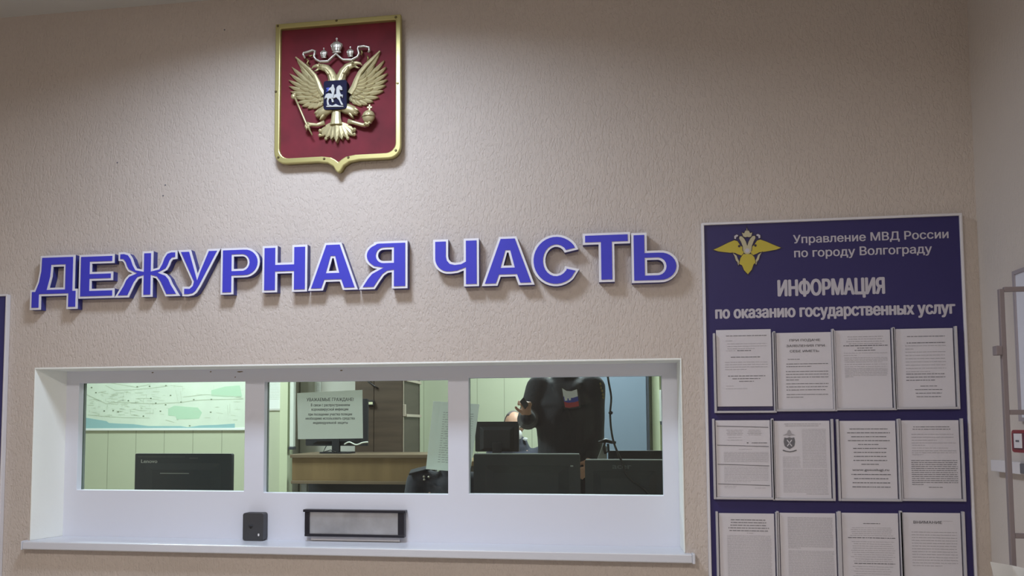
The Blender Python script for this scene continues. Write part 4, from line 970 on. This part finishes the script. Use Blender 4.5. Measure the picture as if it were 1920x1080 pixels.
y3 = .62
a, b = at(888, 900, y3), at(1088, 900, y3); zt = at(988, 852, y3).z
m2 = monitor('computer_monitor', a.x, b.x, zt-.30, zt, y3, DZ, 'wide black monitor back with a pale top edge, left in the right pane', 'monitor_black', edge='edge_grey')
p0 = at(1072, 874, y3-.02); MB().box(p0.x-.006, p0.x+.006, y3-.0185, y3+.001, p0.z-.003, p0.z+.003).build('port_mark', 'edge_grey', m2)
a, b = at(1097, 900, y3), at(1247, 900, y3); zt = at(1170, 863, y3).z
m3 = monitor('computer_monitor', a.x, b.x, zt-.28, zt, y3, DZ, 'black monitor back with a faint maker name, right in the right pane', 'monitor_black', edge='edge_grey')
mb = MB(); p0, p1 = at(1148, 879, y3-.0015), at(1184, 879, y3-.0015); put_text(mb, 'acer', p0.x, p1.x, p0.z, at(1160, 868, y3).z-p0.z, y3-.0022, .02); mb.build('maker_name', 'logo_dark', m3)
y4 = 1.05
a, b = at(1141, 900, y4), at(1262, 900, y4); zt = at(1200, 845, y4).z
monitor('computer_monitor', a.x, b.x, zt-.29, zt, y4, DZ, 'black monitor standing behind the one with the maker name, far right', 'monitor_black')
# back desk with a small monitor and the seated colleague
kd2 = 2.35; D2 = 1.16
a, b = at(860, 860, kd2), at(1010, 860, kd2)
d2 = thing('back_desk', ((a.x+b.x)/2, kd2+.35, DF), 'plain desk under the small monitor in front of the seated grey-haired person', 'desk')
MB().box(a.x, b.x, kd2-.1, kd2+.55, D2-.03, D2).build('worktop', 'desk_oak', d2, bevel=.002)
for xx in (a.x+.03, b.x-.07):
    MB().box(xx, xx+.04, kd2-.05, kd2+.5, DF, D2-.031).build('leg_panel', 'desk_oak', d2)
a, b = at(891, 820, kd2), at(973, 820, kd2); z1, z0 = at(932, 790.5, kd2).z, at(932, 848, kd2).z
m5 = monitor('computer_monitor', a.x, b.x, z0+.004, z1, kd2, D2, 'small black monitor in front of the seated grey-haired person', 'monitor_black', stand=True)
yk = kd
a, b = at(573, 840, yk+.2), at(689, 840, yk+.2); z1, z0 = at(630, 748, yk+.2).z, at(630, 836, yk+.2).z
ctz = at(680, 852, kd).z
m6 = monitor('computer_monitor', a.x, b.x, z0, z1, yk+.2, ctz, 'black monitor on the oak counter, mostly behind the window notice', 'monitor_black')
mb = MB(); q = [at(646, 833, yk+.16), at(655, 829, yk+.14), at(668, 834, yk+.14), at(680, 830, yk+.14), at(690, 829, yk+.16)]
mb.tube(smoothpath(q), .0055, 8); mb.build('white_cable_tie', 'conduit_white', m6, smooth=True)
mb = MB(); q = [at(612, 838, yk+.16), at(606, 850, yk+.16), at(620, 846, yk+.14), at(632, 851, yk+.14)]
mb.tube([v+Vector((0, 0, .009)) for v in q], .004, 6); mb.build('cable', 'black_plastic', m6, smooth=True)

# grey tapered stand with a black arm, and hanging cable
yc = .95
p = at(1128, 862, yc); zt = at(1130, 832, yc).z
gs = thing('desk_stand', (p.x, yc, DZ), 'pale grey tapered stand with a black arm beside the standing person', 'stand')
mb = MB(); mb.hexa([at(1117, 868, yc), at(1138, 868, yc), at(1138, 838, yc), at(1131, 832, yc)], [v+Vector((0, .03, 0)) for v in (at(1117, 868, yc), at(1138, 868, yc), at(1138, 838, yc), at(1131, 832, yc))]); mb.build('stand_head', 'edge_grey', gs, bevel=.003)
MB().box(p.x-.02, p.x+.02, yc+.003, yc+.027, DZ+.001, p.z).build('stand_post', 'edge_grey', gs)
mb = MB(); mb.tube([at(1122, 829, yc-.01), at(1136, 826, yc-.01), at(1146, 829, yc-.01), at(1155, 830, yc-.01)], [.006, .010, .008, .006], 8); mb.tube([at(1135, 826, yc-.01), at(1132, 838, yc-.01), at(1135, 850, yc-.01), at(1141, 846, yc-.01), at(1140, 832, yc-.01)], .006, 8); mb.build('arm', 'black_plastic', gs, smooth=True)
yh = .56
pts = [(1136, 640), (1138, 690), (1141, 715), (1146, 745), (1144, 775), (1146, 805), (1151, 830), (1160, 853), (1168, 870), (1173, 888), (1186, 902), (1198, 910), (1212, 922), (1226, 945), (1236, 985)]
mb = MB(); sp_ = smoothpath([at(x, y, yh) for x, y in pts]); sp_ = [Vector((sp_[0].x, yh, CEIL-.01))]+sp_
mb.tube(sp_, .0045, 8); hc = mb.build('hanging_cable', 'black_plastic', smooth=True)
tag(hc, 'black cable hanging from the ceiling in front of the right monitors', 'cable')
mb = MB(); p = at(1145, 774, yh); mb.ball((p.x, p.y, p.z), (.010, .008, .008), 8, 6); mb.build('cable_clip', 'black_plastic', hc)

# ------------------------------------------------------------------ people
def skin_mesh(joints, edges, root):
    """grow a continuous tapering surface round a skeleton; joints: name -> (pos, rx, ry)"""
    names = list(joints); me = bpy.data.meshes.new('sk'); o = bpy.data.objects.new('sk', me); COL.objects.link(o)
    me.from_pydata([joints[n][0] for n in names], [(names.index(a), names.index(b)) for a, b in edges], [])
    sk = o.modifiers.new('s', 'SKIN'); sk.use_smooth_shade = True
    for i, n in enumerate(names):
        v = me.skin_vertices[0].data[i]; v.radius = joints[n][1:3]; v.use_root = (n == root)
    ss = o.modifiers.new('u', 'SUBSURF'); ss.levels = 2; ss.render_levels = 2
    dg = bpy.context.evaluated_depsgraph_get(); dg.update(); m2 = bpy.data.meshes.new_from_object(o.evaluated_get(dg))
    vs = [v.co.copy() for v in m2.vertices]; fs = [tuple(p.vertices) for p in m2.polygons]
    bpy.data.objects.remove(o); bpy.data.meshes.remove(me); bpy.data.meshes.remove(m2); return vs, fs

def head_mesh(mb, c, face, s=1.0):
    """skull with brow, nose, lips, chin and ears; c centre, face unit direction the nose points"""
    f = Vector(face).normalized(); r = Vector((-f.y, f.x, 0)).normalized(); u = r.cross(f) if r.cross(f).z > 0 else f.cross(r)
    nu, nv = 28, 20; vs = []
    for j in range(nv+1):
        t = PI*j/nv
        for i in range(nu):
            a = 2*PI*i/nu; x = math.sin(t)*math.sin(a); y = math.sin(t)*math.cos(a); z = math.cos(t)
            X, Y_, Z = x*.076, y*.096, z*.118
            if z < 0: X *= 1-.30*(-z)**1.3; Y_ *= 1-.16*(-z)
            if y > .3 and z < .1: Y_ += .006
            d = math.exp(-((a if a < PI else a-2*PI)/.16)**2)
            if y > 0: Y_ += d*(.020*math.exp(-((z+.18)/.14)**2)+.006*math.exp(-((z+.50)/.08)**2)+.010*math.exp(-((z+.82)/.12)**2)-.004*math.exp(-((z+.62)/.05)**2))
            e = math.exp(-((abs(a if a < PI else a-2*PI)-.42)/.18)**2)
            if y > 0: Y_ -= e*.008*math.exp(-((z-.05)/.10)**2); Y_ += e*.004*math.exp(-((z-.24)/.08)**2)
            vs.append(Vector(c)+(r*X+f*Y_+u*Z)*s)
    fs = [(j*nu+i, (j+1)*nu+i, (j+1)*nu+(i+1) % nu, j*nu+(i+1) % nu) for j in range(nv) for i in range(nu)]
    mb.add(vs, fs)
    for sg in (-1, 1):
        q = MB(); q.ball((0, 0, 0), 1, 10, 8)
        mb.add([Vector(c)+(r*(sg*.078+v.x*.010)+f*(-.008+v.y*.018)+u*(-.005+v.z*.032))*s for v in q.v], q.f)
    return r, f, u

def capsules(joints, edges):
    mb = MB()
    for a, b in edges:
        (p, rx, ry), (q, sx, sy) = joints[a], joints[b]; p, q = Vector(p), Vector(q); n = 8; flat = (ry/rx+sy/sx)/2
        mb.tube([p.lerp(q, i/n) for i in range(n+1)], [rx+(sx-rx)*(3*(i/n)**2-2*(i/n)**3) for i in range(n+1)], 18, flat)
    for p, rx, ry in joints.values(): mb.ball(p, (rx, ry, min(rx, ry)), 18, 12)
    return mb.v, mb.f

def finish(name, vs, fs, m, parent, voxel=.007, smooth=3):
    mb = MB(); mb.add(vs, fs); o = mb.build(name, m, parent, smooth=True)
    r = o.modifiers.new('remesh', 'REMESH'); r.mode = 'VOXEL'; r.voxel_size = voxel; r.use_smooth_shade = True
    s = o.modifiers.new('smooth', 'SMOOTH'); s.factor = .5; s.iterations = smooth
    return o

def hand(J, E, wrist, palm, dirn, side, prefix, curl=.6):
    """five separate bent fingers on a palm; dirn along the hand, side towards the thumb"""
    d = Vector(dirn).normalized(); sdv = Vector(side).normalized(); n = d.cross(sdv).normalized()
    w0 = Vector(wrist); J[prefix+'palm'] = (w0+d*.045, .030, .016); E.append((palm, prefix+'palm'))
    J[prefix+'knuck'] = (w0+d*.080, .034, .014); E.append((prefix+'palm', prefix+'knuck'))
    for i, (off, ln) in enumerate(((.030, .066), (.010, .076), (-.011, .070), (-.030, .056))):
        b = w0+d*.088+sdv*off; k = curl
        p1 = b+(d*math.cos(k*.7)+n*math.sin(k*.7))*ln*.45; p2 = p1+(d*math.cos(k*1.6)+n*math.sin(k*1.6))*ln*.32; p3 = p2+(d*math.cos(k*2.4)+n*math.sin(k*2.4))*ln*.25
        for q, (nm, r) in zip((b, p1, p2, p3), (('a', .0098), ('b', .0092), ('c', .0086), ('d', .0075))): J['%sf%d%s' % (prefix, i, nm)] = (q, r, r)
        E.append((prefix+'knuck', '%sf%da' % (prefix, i)))
        for x, y in (('a', 'b'), ('b', 'c'), ('c', 'd')): E.append(('%sf%d%s' % (prefix, i, x), '%sf%d%s' % (prefix, i, y)))
    t0 = w0+d*.030+sdv*.030; t1 = t0+(d*.6+sdv*.7+n*.3).normalized()*.035; t2 = t1+(d*.85+sdv*.2+n*.5).normalized()*.030
    for nm, q, r in (('ta', t0, .0125), ('tb', t1, .0105), ('tc', t2, .0085)): J[prefix+nm] = (q, r, r)
    E += [(prefix+'palm', prefix+'ta'), (prefix+'ta', prefix+'tb'), (prefix+'tb', prefix+'tc')]

def person(loc, label, J, E, head_c, face, jacket_j, jacket_e, jacket_mat, trouser_j, trouser_e, hair, hands):
    t = thing('person', loc, label, 'person')
    J = dict(J); E = list(E)
    for h in hands: hand(J, E, *h)
    vs, fs = skin_mesh(J, E, 'pelvis'); mb = MB(); mb.add(vs, fs); head_mesh(mb, head_c, face)
    finish('body', mb.v, mb.f, 'skin', t, .0065, 2)
    f_ = Vector(face).normalized(); r_ = Vector((-f_.y, f_.x, 0)).normalized(); u_ = Vector((0, 0, 1))
    for sg in (-1, 1):
        e = Vector(head_c)+r_*sg*.031+f_*.086+u_*.006; em_ = MB(); em_.ball(e, (.012, .012, .009), 12, 8); eo_ = em_.build('eye', 'eye_white', t, smooth=True)
        im_ = MB(); im_.ball(e+f_*.0085, (.0055, .0055, .0055), 10, 6); im_.build('iris', 'hair_dark', eo_, smooth=True)
        bm_ = MB(); b0 = Vector(head_c)+u_*.026; bm_.tube([b0+r_*sg*.016+f_*.099, b0+r_*sg*.032+f_*.096+u_*.004, b0+r_*sg*.048+f_*.084], [.0025, .0035, .002], 6); bm_.build('eyebrow', hair[0] if hair else 'hair_dark', t, smooth=True)
    lm_ = MB(); l0 = Vector(head_c)-u_*.060; lm_.tube([l0-r_*.022+f_*.088, l0+f_*.099, l0+r_*.022+f_*.088], [.002, .005, .002], 8, .7); lm_.build('lips', 'lip', t, smooth=True)
    vs, fs = capsules(jacket_j, jacket_e); jk = finish('jacket', vs, fs, jacket_mat, t, .010, 6)
    vs, fs = capsules(trouser_j, trouser_e); finish('trousers', vs, fs, 'trousers', t, .012, 3)
    if hair:
        f = Vector(face).normalized(); r = Vector((-f.y, f.x, 0)).normalized(); q = MB(); q.ball((0, 0, 0), 1, 24, 16); hm = MB(); keep = []
        vs = []
        for v in q.v:
            k = 1.0; vs.append(Vector(head_c)+r*v.x*.081+f*(v.y*.100-.004)+Vector((0, 0, v.z*.124)))
        fs = [p for p in q.f if all((q.v[i].z > hair[1]-.55*max(0, -q.v[i].y) and q.v[i].y < hair[2]+.0) or q.v[i].z > hair[3] for i in p)]
        hm.add(vs, fs); ho = hm.build('hair', hair[0], t, smooth=True); sd = ho.modifiers.new('s', 'SOLIDIFY'); sd.thickness = .008; sd.offset = 1
    return t, jk

def limb_joints(c, sh_z, hip_z, sh_w, armR, armL, legR, legL, lean=0, tx=(.17, .10)):
    """c: (x, y) of the trunk; arm*: (elbow, wrist); leg*: (knee, ankle, toe)"""
    x, y = c; mid = (sh_z+hip_z)/2
    B = dict(pelvis=((x, y, hip_z), .14, .10), waist=((x, y-lean*.3, hip_z+.16), .13, .095), chest=((x, y-lean*.8, sh_z-.14), .15, .105), neckb=((x, y-lean, sh_z+.02), .07, .065), neck=((x, y-lean-.005, sh_z+.10), .056, .058))
    E = [('pelvis', 'waist'), ('waist', 'chest'), ('chest', 'neckb'), ('neckb', 'neck')]
    for s, sg, arm, leg in (('r', -1, armR, legR), ('l', 1, armL, legL)):
        B['sh'+s] = ((x+sg*sh_w, y-lean, sh_z-.03), .060, .060); B['el'+s] = (arm[0], .043, .043); B['wr'+s] = (arm[1], .029, .027)
        B['hip'+s] = ((x+sg*.09, y, hip_z-.05), .095, .095); B['kn'+s] = (leg[0], .060, .060); B['an'+s] = (leg[1], .040, .042); B['toe'+s] = (leg[2], .040, .032)
        E += [('chest', 'sh'+s), ('sh'+s, 'el'+s), ('el'+s, 'wr'+s), ('pelvis', 'hip'+s), ('hip'+s, 'kn'+s), ('kn'+s, 'an'+s), ('an'+s, 'toe'+s)]
    return B, E

def jacket_of(B, hem, grow=.022, cuff=.92, wide=1.0):
    J = {}; E = []
    px, py, pz = B['pelvis'][0]
    J['pelvis'] = ((px, py, hem+.03), .165*wide, .135); J['waist'] = (B['waist'][0], .160*wide, .130); J['chest'] = (B['chest'][0], .178*wide, .138)
    J['neckb'] = (B['neckb'][0], .085, .080); J['collar'] = (Vector(B['neckb'][0])*.5+Vector(B['neck'][0])*.5, .070, .068)
    E += [('pelvis', 'waist'), ('waist', 'chest'), ('chest', 'neckb'), ('neckb', 'collar')]
    for s in 'rl':
        a, b, c = Vector(B['sh'+s][0]), Vector(B['el'+s][0]), Vector(B['wr'+s][0])
        J['sh'+s] = (a, .085, .085); J['ua'+s] = ((a+b)/2, .075, .075); J['el'+s] = (b, .066, .066); J['fa'+s] = ((b+c)/2, .056, .056); J['wr'+s] = (b+(c-b)*cuff, .046, .046)
        E += [('chest', 'sh'+s), ('sh'+s, 'ua'+s), ('ua'+s, 'el'+s), ('el'+s, 'fa'+s), ('fa'+s, 'wr'+s)]
    return J, E
def trousers_of(B):
    J = dict(pelvis=(B['pelvis'][0], .160, .130)); E = []
    for s in 'rl':
        J['hip'+s] = (B['hip'+s][0], .115, .115); J['kn'+s] = (B['kn'+s][0], .085, .085); J['an'+s] = (B['an'+s][0], .068, .068)
        E += [('pelvis', 'hip'+s), ('hip'+s, 'kn'+s), ('kn'+s, 'an'+s)]
    return J, E
def shoes(t, B):
    for s in 'rl':
        a, b = Vector(B['an'+s][0]), Vector(B['toe'+s][0]); mb = MB()
        mb.tube([a+Vector((0, .05, -.045)), a+Vector((0, 0, -.030)), (a+b)/2+Vector((0, 0, -.01)), b+Vector((0, -.01, 0)), b+Vector((0, -.03, 0))], [.030, .048, .046, .042, .025], 12); mb.build('shoe', 'shoe', t, smooth=True)

# standing person, holding a phone
yp = 2.0; xc = at(1061, 800, yp).x; SHZ = at(1066, 728, yp).z+.03; HIPZ = SHZ-.56
elR = at(990, 786, yp-.05); elR.y = yp-.06; wrR = Vector((at(989, 783, yp-.27).x, yp-.27, at(989, 783, yp-.27).z))
elL = Vector((at(1132, 800, yp).x-.062, yp+.02, SHZ-.32)); wrL = Vector((at(1110, 862, yp-.10).x, yp-.10, at(1108, 862, yp-.1).z))
B, E = limb_joints((xc, yp), SHZ, HIPZ, .158, (elR, wrR), (elL, wrL), ((xc-.10, yp-.01, DF+.50), (xc-.11, yp+.02, DF+.09), (xc-.13, yp-.13, DF+.045)), ((xc+.10, yp-.01, DF+.50), (xc+.11, yp+.02, DF+.09), (xc+.13, yp-.13, DF+.045)))
JJ, JE = jacket_of(B, HIPZ-.12, wide=1.08); TJ, TE = trousers_of(B)
stp, jk = person((xc, yp, DF), 'standing person in a dark uniform jacket, holding a phone in the right pane', B, E, (xc, yp-.015, SHZ+.215), (0, -1, 0), JJ, JE, 'uniform', TJ, TE, ('hair_dark', .25, .25, .55),
                 [(wrR, 'wrr', (-.05, -.30, .70), (-.9, .2, .1), 'R', 1.1), (wrL, 'wrl', (-.3, -.5, -.45), (-.8, -.2, .2), 'L', .5)])
shoes(stp, B)
fy = yp-.165
def UF(u, v): return at(870+u/4.32, 690+v/4.32, fy)
fl = [(795, 165), (830, 185), (870, 188), (915, 172)]; fbm = [(818, 318), (850, 322), (900, 316), (932, 308)]
bk_ = MB(); o4 = [UF(784, 152), UF(830, 174), UF(870, 177), UF(926, 158), UF(944, 316), UF(900, 327), UF(850, 333), UF(808, 330)]
bk_.prism([[(p.x, p.z) for p in o4][::-1]], fy-.0015, fy+.012); fg = bk_.build('flag_patch', 'black_plastic', jk)
for nm, f0, f1, mt in (('white_stripe', 0, .42, 'flag_white'), ('blue_stripe', .42, .70, 'flag_blue'), ('red_stripe', .70, 1, 'flag_red')):
    top = [(a[0]+(b[0]-a[0])*f0, a[1]+(b[1]-a[1])*f0) for a, b in zip(fl, fbm)]; bot = [(a[0]+(b[0]-a[0])*f1, a[1]+(b[1]-a[1])*f1) for a, b in zip(fl, fbm)]
    mb = MB(); mb.prism([[(p.x, p.z) for p in (UF(*q) for q in top+bot[::-1])][::-1]], fy-.003, fy-.0005); mb.build(nm, mt, fg)
mb = MB(); mb.prism([[(p.x, p.z) for p in (UF(*q) for q in ((806, 205), (866, 225), (866, 260), (850, 262), (847, 246), (838, 246), (838, 264), (818, 266)))][::-1]], fy-.004, fy-.001); mb.build('patch_mark', 'flag_white', fg)
mb = MB()
for u, v in ((1104, 130), (1108, 160), (1118, 185), (1126, 215), (1128, 240)):
    p = at(870+u/4.32, 690+v/4.32, yp-.06); mb.ball((p.x, p.y, p.z), (.007, .005, .009), 8, 6)
mb.build('sleeve_badge', 'chevron_gold', jk)
ph = thing('mobile_phone', at(981, 756, yp-.37), 'black mobile phone held in the standing person’s raised hand', 'mobile phone')
mb = MB(); q = [at(974, 753, yp-.37), at(984, 768, yp-.37), at(990, 760, yp-.38), at(981, 745, yp-.38)]
mb.hexa(q, [v+Vector((.004, .012, .004)) for v in q]); mb.build('phone_case', 'phone_black', ph, bevel=.003)
p = at(1110, 857, yp-.2)

def seat_pose(x, y, sh_z, hip_z, floor=DF, lean=.04, wz=0):
    B, E = limb_joints((x, y), sh_z, hip_z, .19, ((x-.24, y-.10, sh_z-.28), (x-.14, y-.33, wz or sh_z-.33)), ((x+.24, y-.10, sh_z-.28), (x+.14, y-.33, wz or sh_z-.33)),
                       ((x-.12, y-.42, hip_z-.02), (x-.12, y-.40, floor+.10), (x-.13, y-.54, floor+.045)), ((x+.12, y-.42, hip_z-.02), (x+.12, y-.40, floor+.10), (x+.13, y-.54, floor+.045)), lean)
    return B, E
def chair(x, y, zseat, label):
    t = thing('office_chair', (x, y, DF), label, 'chair', 'office chairs in the duty room')
    mb = MB(); mb.prism([rpoly(x-.23, x+.23, y-.24, y+.22, .07)], 0, .07); mb.v = [Vector((v.x, v.z, zseat-v.y)) for v in mb.v]; mb.build('seat', 'uniform', t)
    mb = MB(); mb.prism([rpoly(x-.20, x+.20, zseat+.14, zseat+.50, .08)], y+.235, y+.28); mb.build('backrest', 'uniform', t)
    MB().box(x-.03, x+.03, y+.285, y+.305, zseat-.06, zseat+.30).build('back_post', 'black_plastic', t)
    MB().box(x-.03, x+.03, y+.02, y+.305, zseat-.09, zseat-.072).build('seat_bar', 'black_plastic', t)
    mb = MB(); mb.tube([(x, y, zseat-.071), (x, y, DF+.08)], .025, 10); mb.build('column', 'black_plastic', t)
    for k in range(5):
        a = 2*PI*k/5; mb = MB(); mb.tube([(x, y, DF+.10), (x+.26*math.cos(a), y+.26*math.sin(a), DF+.05)], [.022, .016], 8); mb.ball((x+.26*math.cos(a), y+.26*math.sin(a), DF+.03), .03, 8, 6); mb.build('leg', 'black_plastic', t, smooth=True)
# bald person seated at the back desk
y2 = 3.62; x2 = at(965, 800, y2).x; hz = at(965, 799, y2).z
B, E = seat_pose(x2+.04, y2+.02, hz-.205, hz-.235-.52)
JJ, JE = jacket_of(B, hz-.235-.56); TJ, TE = trousers_of(B)
t2, jk2 = person((x2, y2, DF), 'seated grey-haired person in dark clothes behind the small monitor', B, E, (x2, y2-.06, hz), (.35, -1, -.15), JJ, JE, 'uniform_navy', TJ, TE, ('hair_grey', .30, -.02, .66),
                 [(Vector(B['wrr'][0]), 'wrr', (.3, -.9, 0), (.9, .2, .3), 'R', .5), (Vector(B['wrl'][0]), 'wrl', (-.3, -.9, 0), (-.9, .2, .3), 'L', .5)])
shoes(t2, B); chair(x2+.02, y2+.06, hz-.235-.52-.18, 'black office chair under the seated grey-haired person')
mb = MB(); p = at(974, 815, y2-.16); q = at(985, 823, y2-.075); mb.ball(p, (.022, .02, .035), 10, 8); mb.build('shirt_collar', 'paper_bright', jk2, smooth=True)
mb = MB(); mb.ball(q, (.020, .012, .012), 10, 8); mb.build('shoulder_badge', 'paper_bright', jk2, smooth=True)

# uniformed person seated close to the window, face behind the hanging sheet
y5 = 1.52; x5 = at(853, 850, y5).x; sz5 = at(820, 892, y5).z-.005
B, E = seat_pose(x5, y5, sz5, sz5-.53, lean=.02, wz=DZ+.085)
JJ, JE = jacket_of(B, sz5-.58, wide=1.0); TJ, TE = trousers_of(B)
t3, jk3 = person((x5, y5, DF), 'seated person in dark blue uniform with shoulder strap, face behind the sheet', B, E, (x5+.005, y5-.03, sz5+.205), (.2, -1, 0), JJ, JE, 'uniform_navy', TJ, TE, ('hair_dark', .1, .2, .5),
                 [(Vector(B['wrr'][0]), 'wrr', (.3, -.9, 0), (.9, .2, .3), 'R', .5), (Vector(B['wrl'][0]), 'wrl', (-.3, -.9, 0), (-.9, .2, .3), 'L', .5)])
shoes(t3, B); chair(x5, y5+.05, sz5-.53-.18, 'black office chair under the seated uniformed person')
ep = MB(); s0 = Vector(B['shr'][0]); e0 = s0+Vector((.09, -.03, .098)); e1 = s0+Vector((-.055, -.05, .062))
wv = Vector((0, -.026, -.010))
ep.hexa([e1-wv, e1+wv, e0+wv, e0-wv], [v+Vector((0, 0, -.012)) for v in (e1-wv, e1+wv, e0+wv, e0-wv)]); eo = ep.build('shoulder_strap', 'uniform', jk3, bevel=.003)
for u, v in ((795, 894), (804, 894.5), (795.5, 899.5)):
    p = at(u, v, y5-.105); mb = MB(); mb.ball(p, (.007, .006, .007), 10, 6); mb.build('star', 'silver', eo, smooth=True)

# loose paper and small pale item on the desk by that person
q = [at(832, 912, 1.0), at(852, 925, 1.0), at(856, 884, 1.0), at(833, 882, 1.0)]

# ------------------------------------------------------------------ right wall and rack
def rw(px, py, off=0):
    """point on the right wall seen at a pixel"""
    d = R0*((px-960-PX0)/F) + R1*((py-540-PY0)/F) + fwd
    return CAM + d*((RX-off-CAM.x)/d.x)
a, b = rw(1857, 863, .03), rw(1910, 880, .03); z0, z1 = rw(1857, 883, .03).z, rw(1857, 862, .03).z
tk = thing('cable_trunking', (RX, a.y, z0), 'white plastic cable trunking low on the right wall', 'cable trunking')
MB().box(RX-.030, RX-.0005, b.y-.01, a.y, z0, z1).build('channel', 'white_plastic', tk, bevel=.002)
MB().box(RX-.031, RX-.002, b.y-.045, b.y-.0105, z0+.004, z1-.004).build('open_end', 'ink', tk)
a = rw(1897, 826, .05); z1, z0 = rw(1898, 806, .05).z, rw(1900, 848, .05).z; yA, yB = a.y, a.y-.34
al = thing('alarm_box', (RX, (yA+yB)/2, z0), 'red alarm box with a white label on the right wall', 'alarm box')
mb = MB(); mb.prism([rpoly(yB, yA, z0, z1, .012)], 0, .05); mb.v = [Vector((RX-.0005-v.y, v.x, v.z)) for v in mb.v]; mb.build('case', 'alarm_red', al, bevel=.006)
MB().box(RX-.053, RX-.049, yA-.085, yA-.012, z0+.010, z1-.010).build('end_cap', 'alarm_dark', al, bevel=.003)
zc = (z0+z1)/2
lab_ = MB().box(RX-.0555, RX-.053, yA-.075, yA-.025, zc-.021, zc+.024).build('label_plate', 'white_plastic', al, bevel=.001)
MB().box(RX-.057, RX-.0555, yA-.060, yA-.040, zc-.002, zc+.004).build('label_mark', 'ink', al)
# thin framed sheet on the right wall
a = rw(1905, 509); yA = a.y; yB = yA-.75; z1 = a.z; z0 = rw(1905, 790).z
fs_ = thing('framed_panel', (RX, (yA+yB)/2, z0), 'pale panel with a thin grey edge on the right wall behind the rack', 'wall panel')
MB().box(RX-.008, RX-.0005, yB+.01, yA-.01, z0+.01, z1-.01).build('panel', 'white_paint', fs_)
mb = MB()
for b4 in ((yB, yA, z1-.012, z1), (yB, yA, z0, z0+.012), (yA-.012, yA, z0+.012, z1-.012), (yB, yB+.012, z0+.012, z1-.012)): mb.box(RX-.013, RX-.0005, *b4)
mb.build('edge_frame', 'thin_grey', fs_)
# free standing rack of grey tube
ry = -.80
ta, tb = at(1874, 545, ry), at(1899, 1000, ry); tx = (ta.x+tb.x)/2; zt = ta.z
rk = thing('brochure_rack', (tx+.12, ry, 0), 'grey metal tube rack standing before the right wall', 'rack')
r = .0065; xr = RX-.03
MB().box(tx-r, tx+r, ry-r, ry+r, .0, zt+.004).build('upright', 'grey_tube', rk, bevel=.002)
MB().box(xr-r, xr+r, ry-r, ry+r, .0, zt+.004).build('upright', 'grey_tube', rk, bevel=.002)
for py in (542.5, 773, 1004.5):
    z = at(1900, py, ry).z; MB().box(tx+r, xr-r, ry-r*.9, ry+r*.9, z-r, z+r).build('cross_bar', 'grey_tube', rk, bevel=.0015)
MB().box(tx+r, xr-r, ry-r, ry+r, .10, .115).build('cross_bar', 'grey_tube', rk)
for xx in (tx, xr): MB().box(xx-.02, xx+.02, ry-.16, ry+.16, .0, .02).build('foot', 'grey_tube', rk, bevel=.002)
p = at(1872, 657.5, ry); MB().box(p.x-.010, p.x+.005, ry-.012, ry+.012, p.z-.0125, p.z+.0125).build('joint_block', 'grey_tube', rk, bevel=.002)
# brochure leaning in the rack
q0 = [at(1880, 1120, ry-.03), at(1935, 1120, ry-.03), at(1900, 1063, ry-.03), at(1857, 1053.5, ry-.03)]
z0 = at(1880, 1250, ry).z
tr_ = thing('rack_tray', ((tx+xr)/2, ry-.05, z0-.02), 'grey shallow tray on the tube rack, holding papers', 'tray')
MB().box(tx+.001, xr-.001, ry-.10, ry-r-.0005, z0-.012, z0).build('tray_floor', 'grey_tube', tr_)
MB().box(tx+.001, xr-.001, ry-.106, ry-.10, z0-.012, z0+.04).build('tray_lip', 'grey_tube', tr_)
br_ = thing('brochure', (q0[0].x, ry-.03, z0), 'open white brochure sticking out at the foot of the grey tube rack', 'brochure')
bl0 = Vector((at(1900, 1120, ry-.03).x, ry-.03, z0+.001)); bm = bl0+Vector((.045, .012, 0)); brr = bl0+Vector((.10, -.02, 0))
T0, T1, T2 = at(1857, 1053.5, ry-.05), at(1897, 1060, ry-.02), at(1924, 1066, ry-.05)
for s_, (p0, p1, p2, p3), mt in (('left_leaf', (bl0, bm, T1, T0), 'paper_bright'), ('right_leaf', (bm, brr, T2, T1), 'paper_bright')):
    mb = MB(); mb.hexa((p0, p1, p2, p3), [v+Vector((.0, .0015, 0)) for v in (p0, p1, p2, p3)]); mb.build(s_, mt, br_)
mg = thing('magazine', (at(1930, 1100, ry-.08).x, ry-.07, z0), 'dark purple magazine cut by the lower right corner of the view', 'magazine')
q = [at(1905, 1090, ry-.07), at(1960, 1090, ry-.07), at(1950, 1040, ry-.07), at(1924, 1060, ry-.07)]; q[0] = Vector((q[0].x+.002, ry-.07, z0+.001)); q[1] = Vector((min(q[1].x, xr-.01), ry-.07, z0+.001)); q[2].x = min(q[2].x, xr-.01)
mb = MB(); mb.hexa(q, [v+Vector((0, .004, 0)) for v in q]); mb.build('cover', 'purple_print', mg)
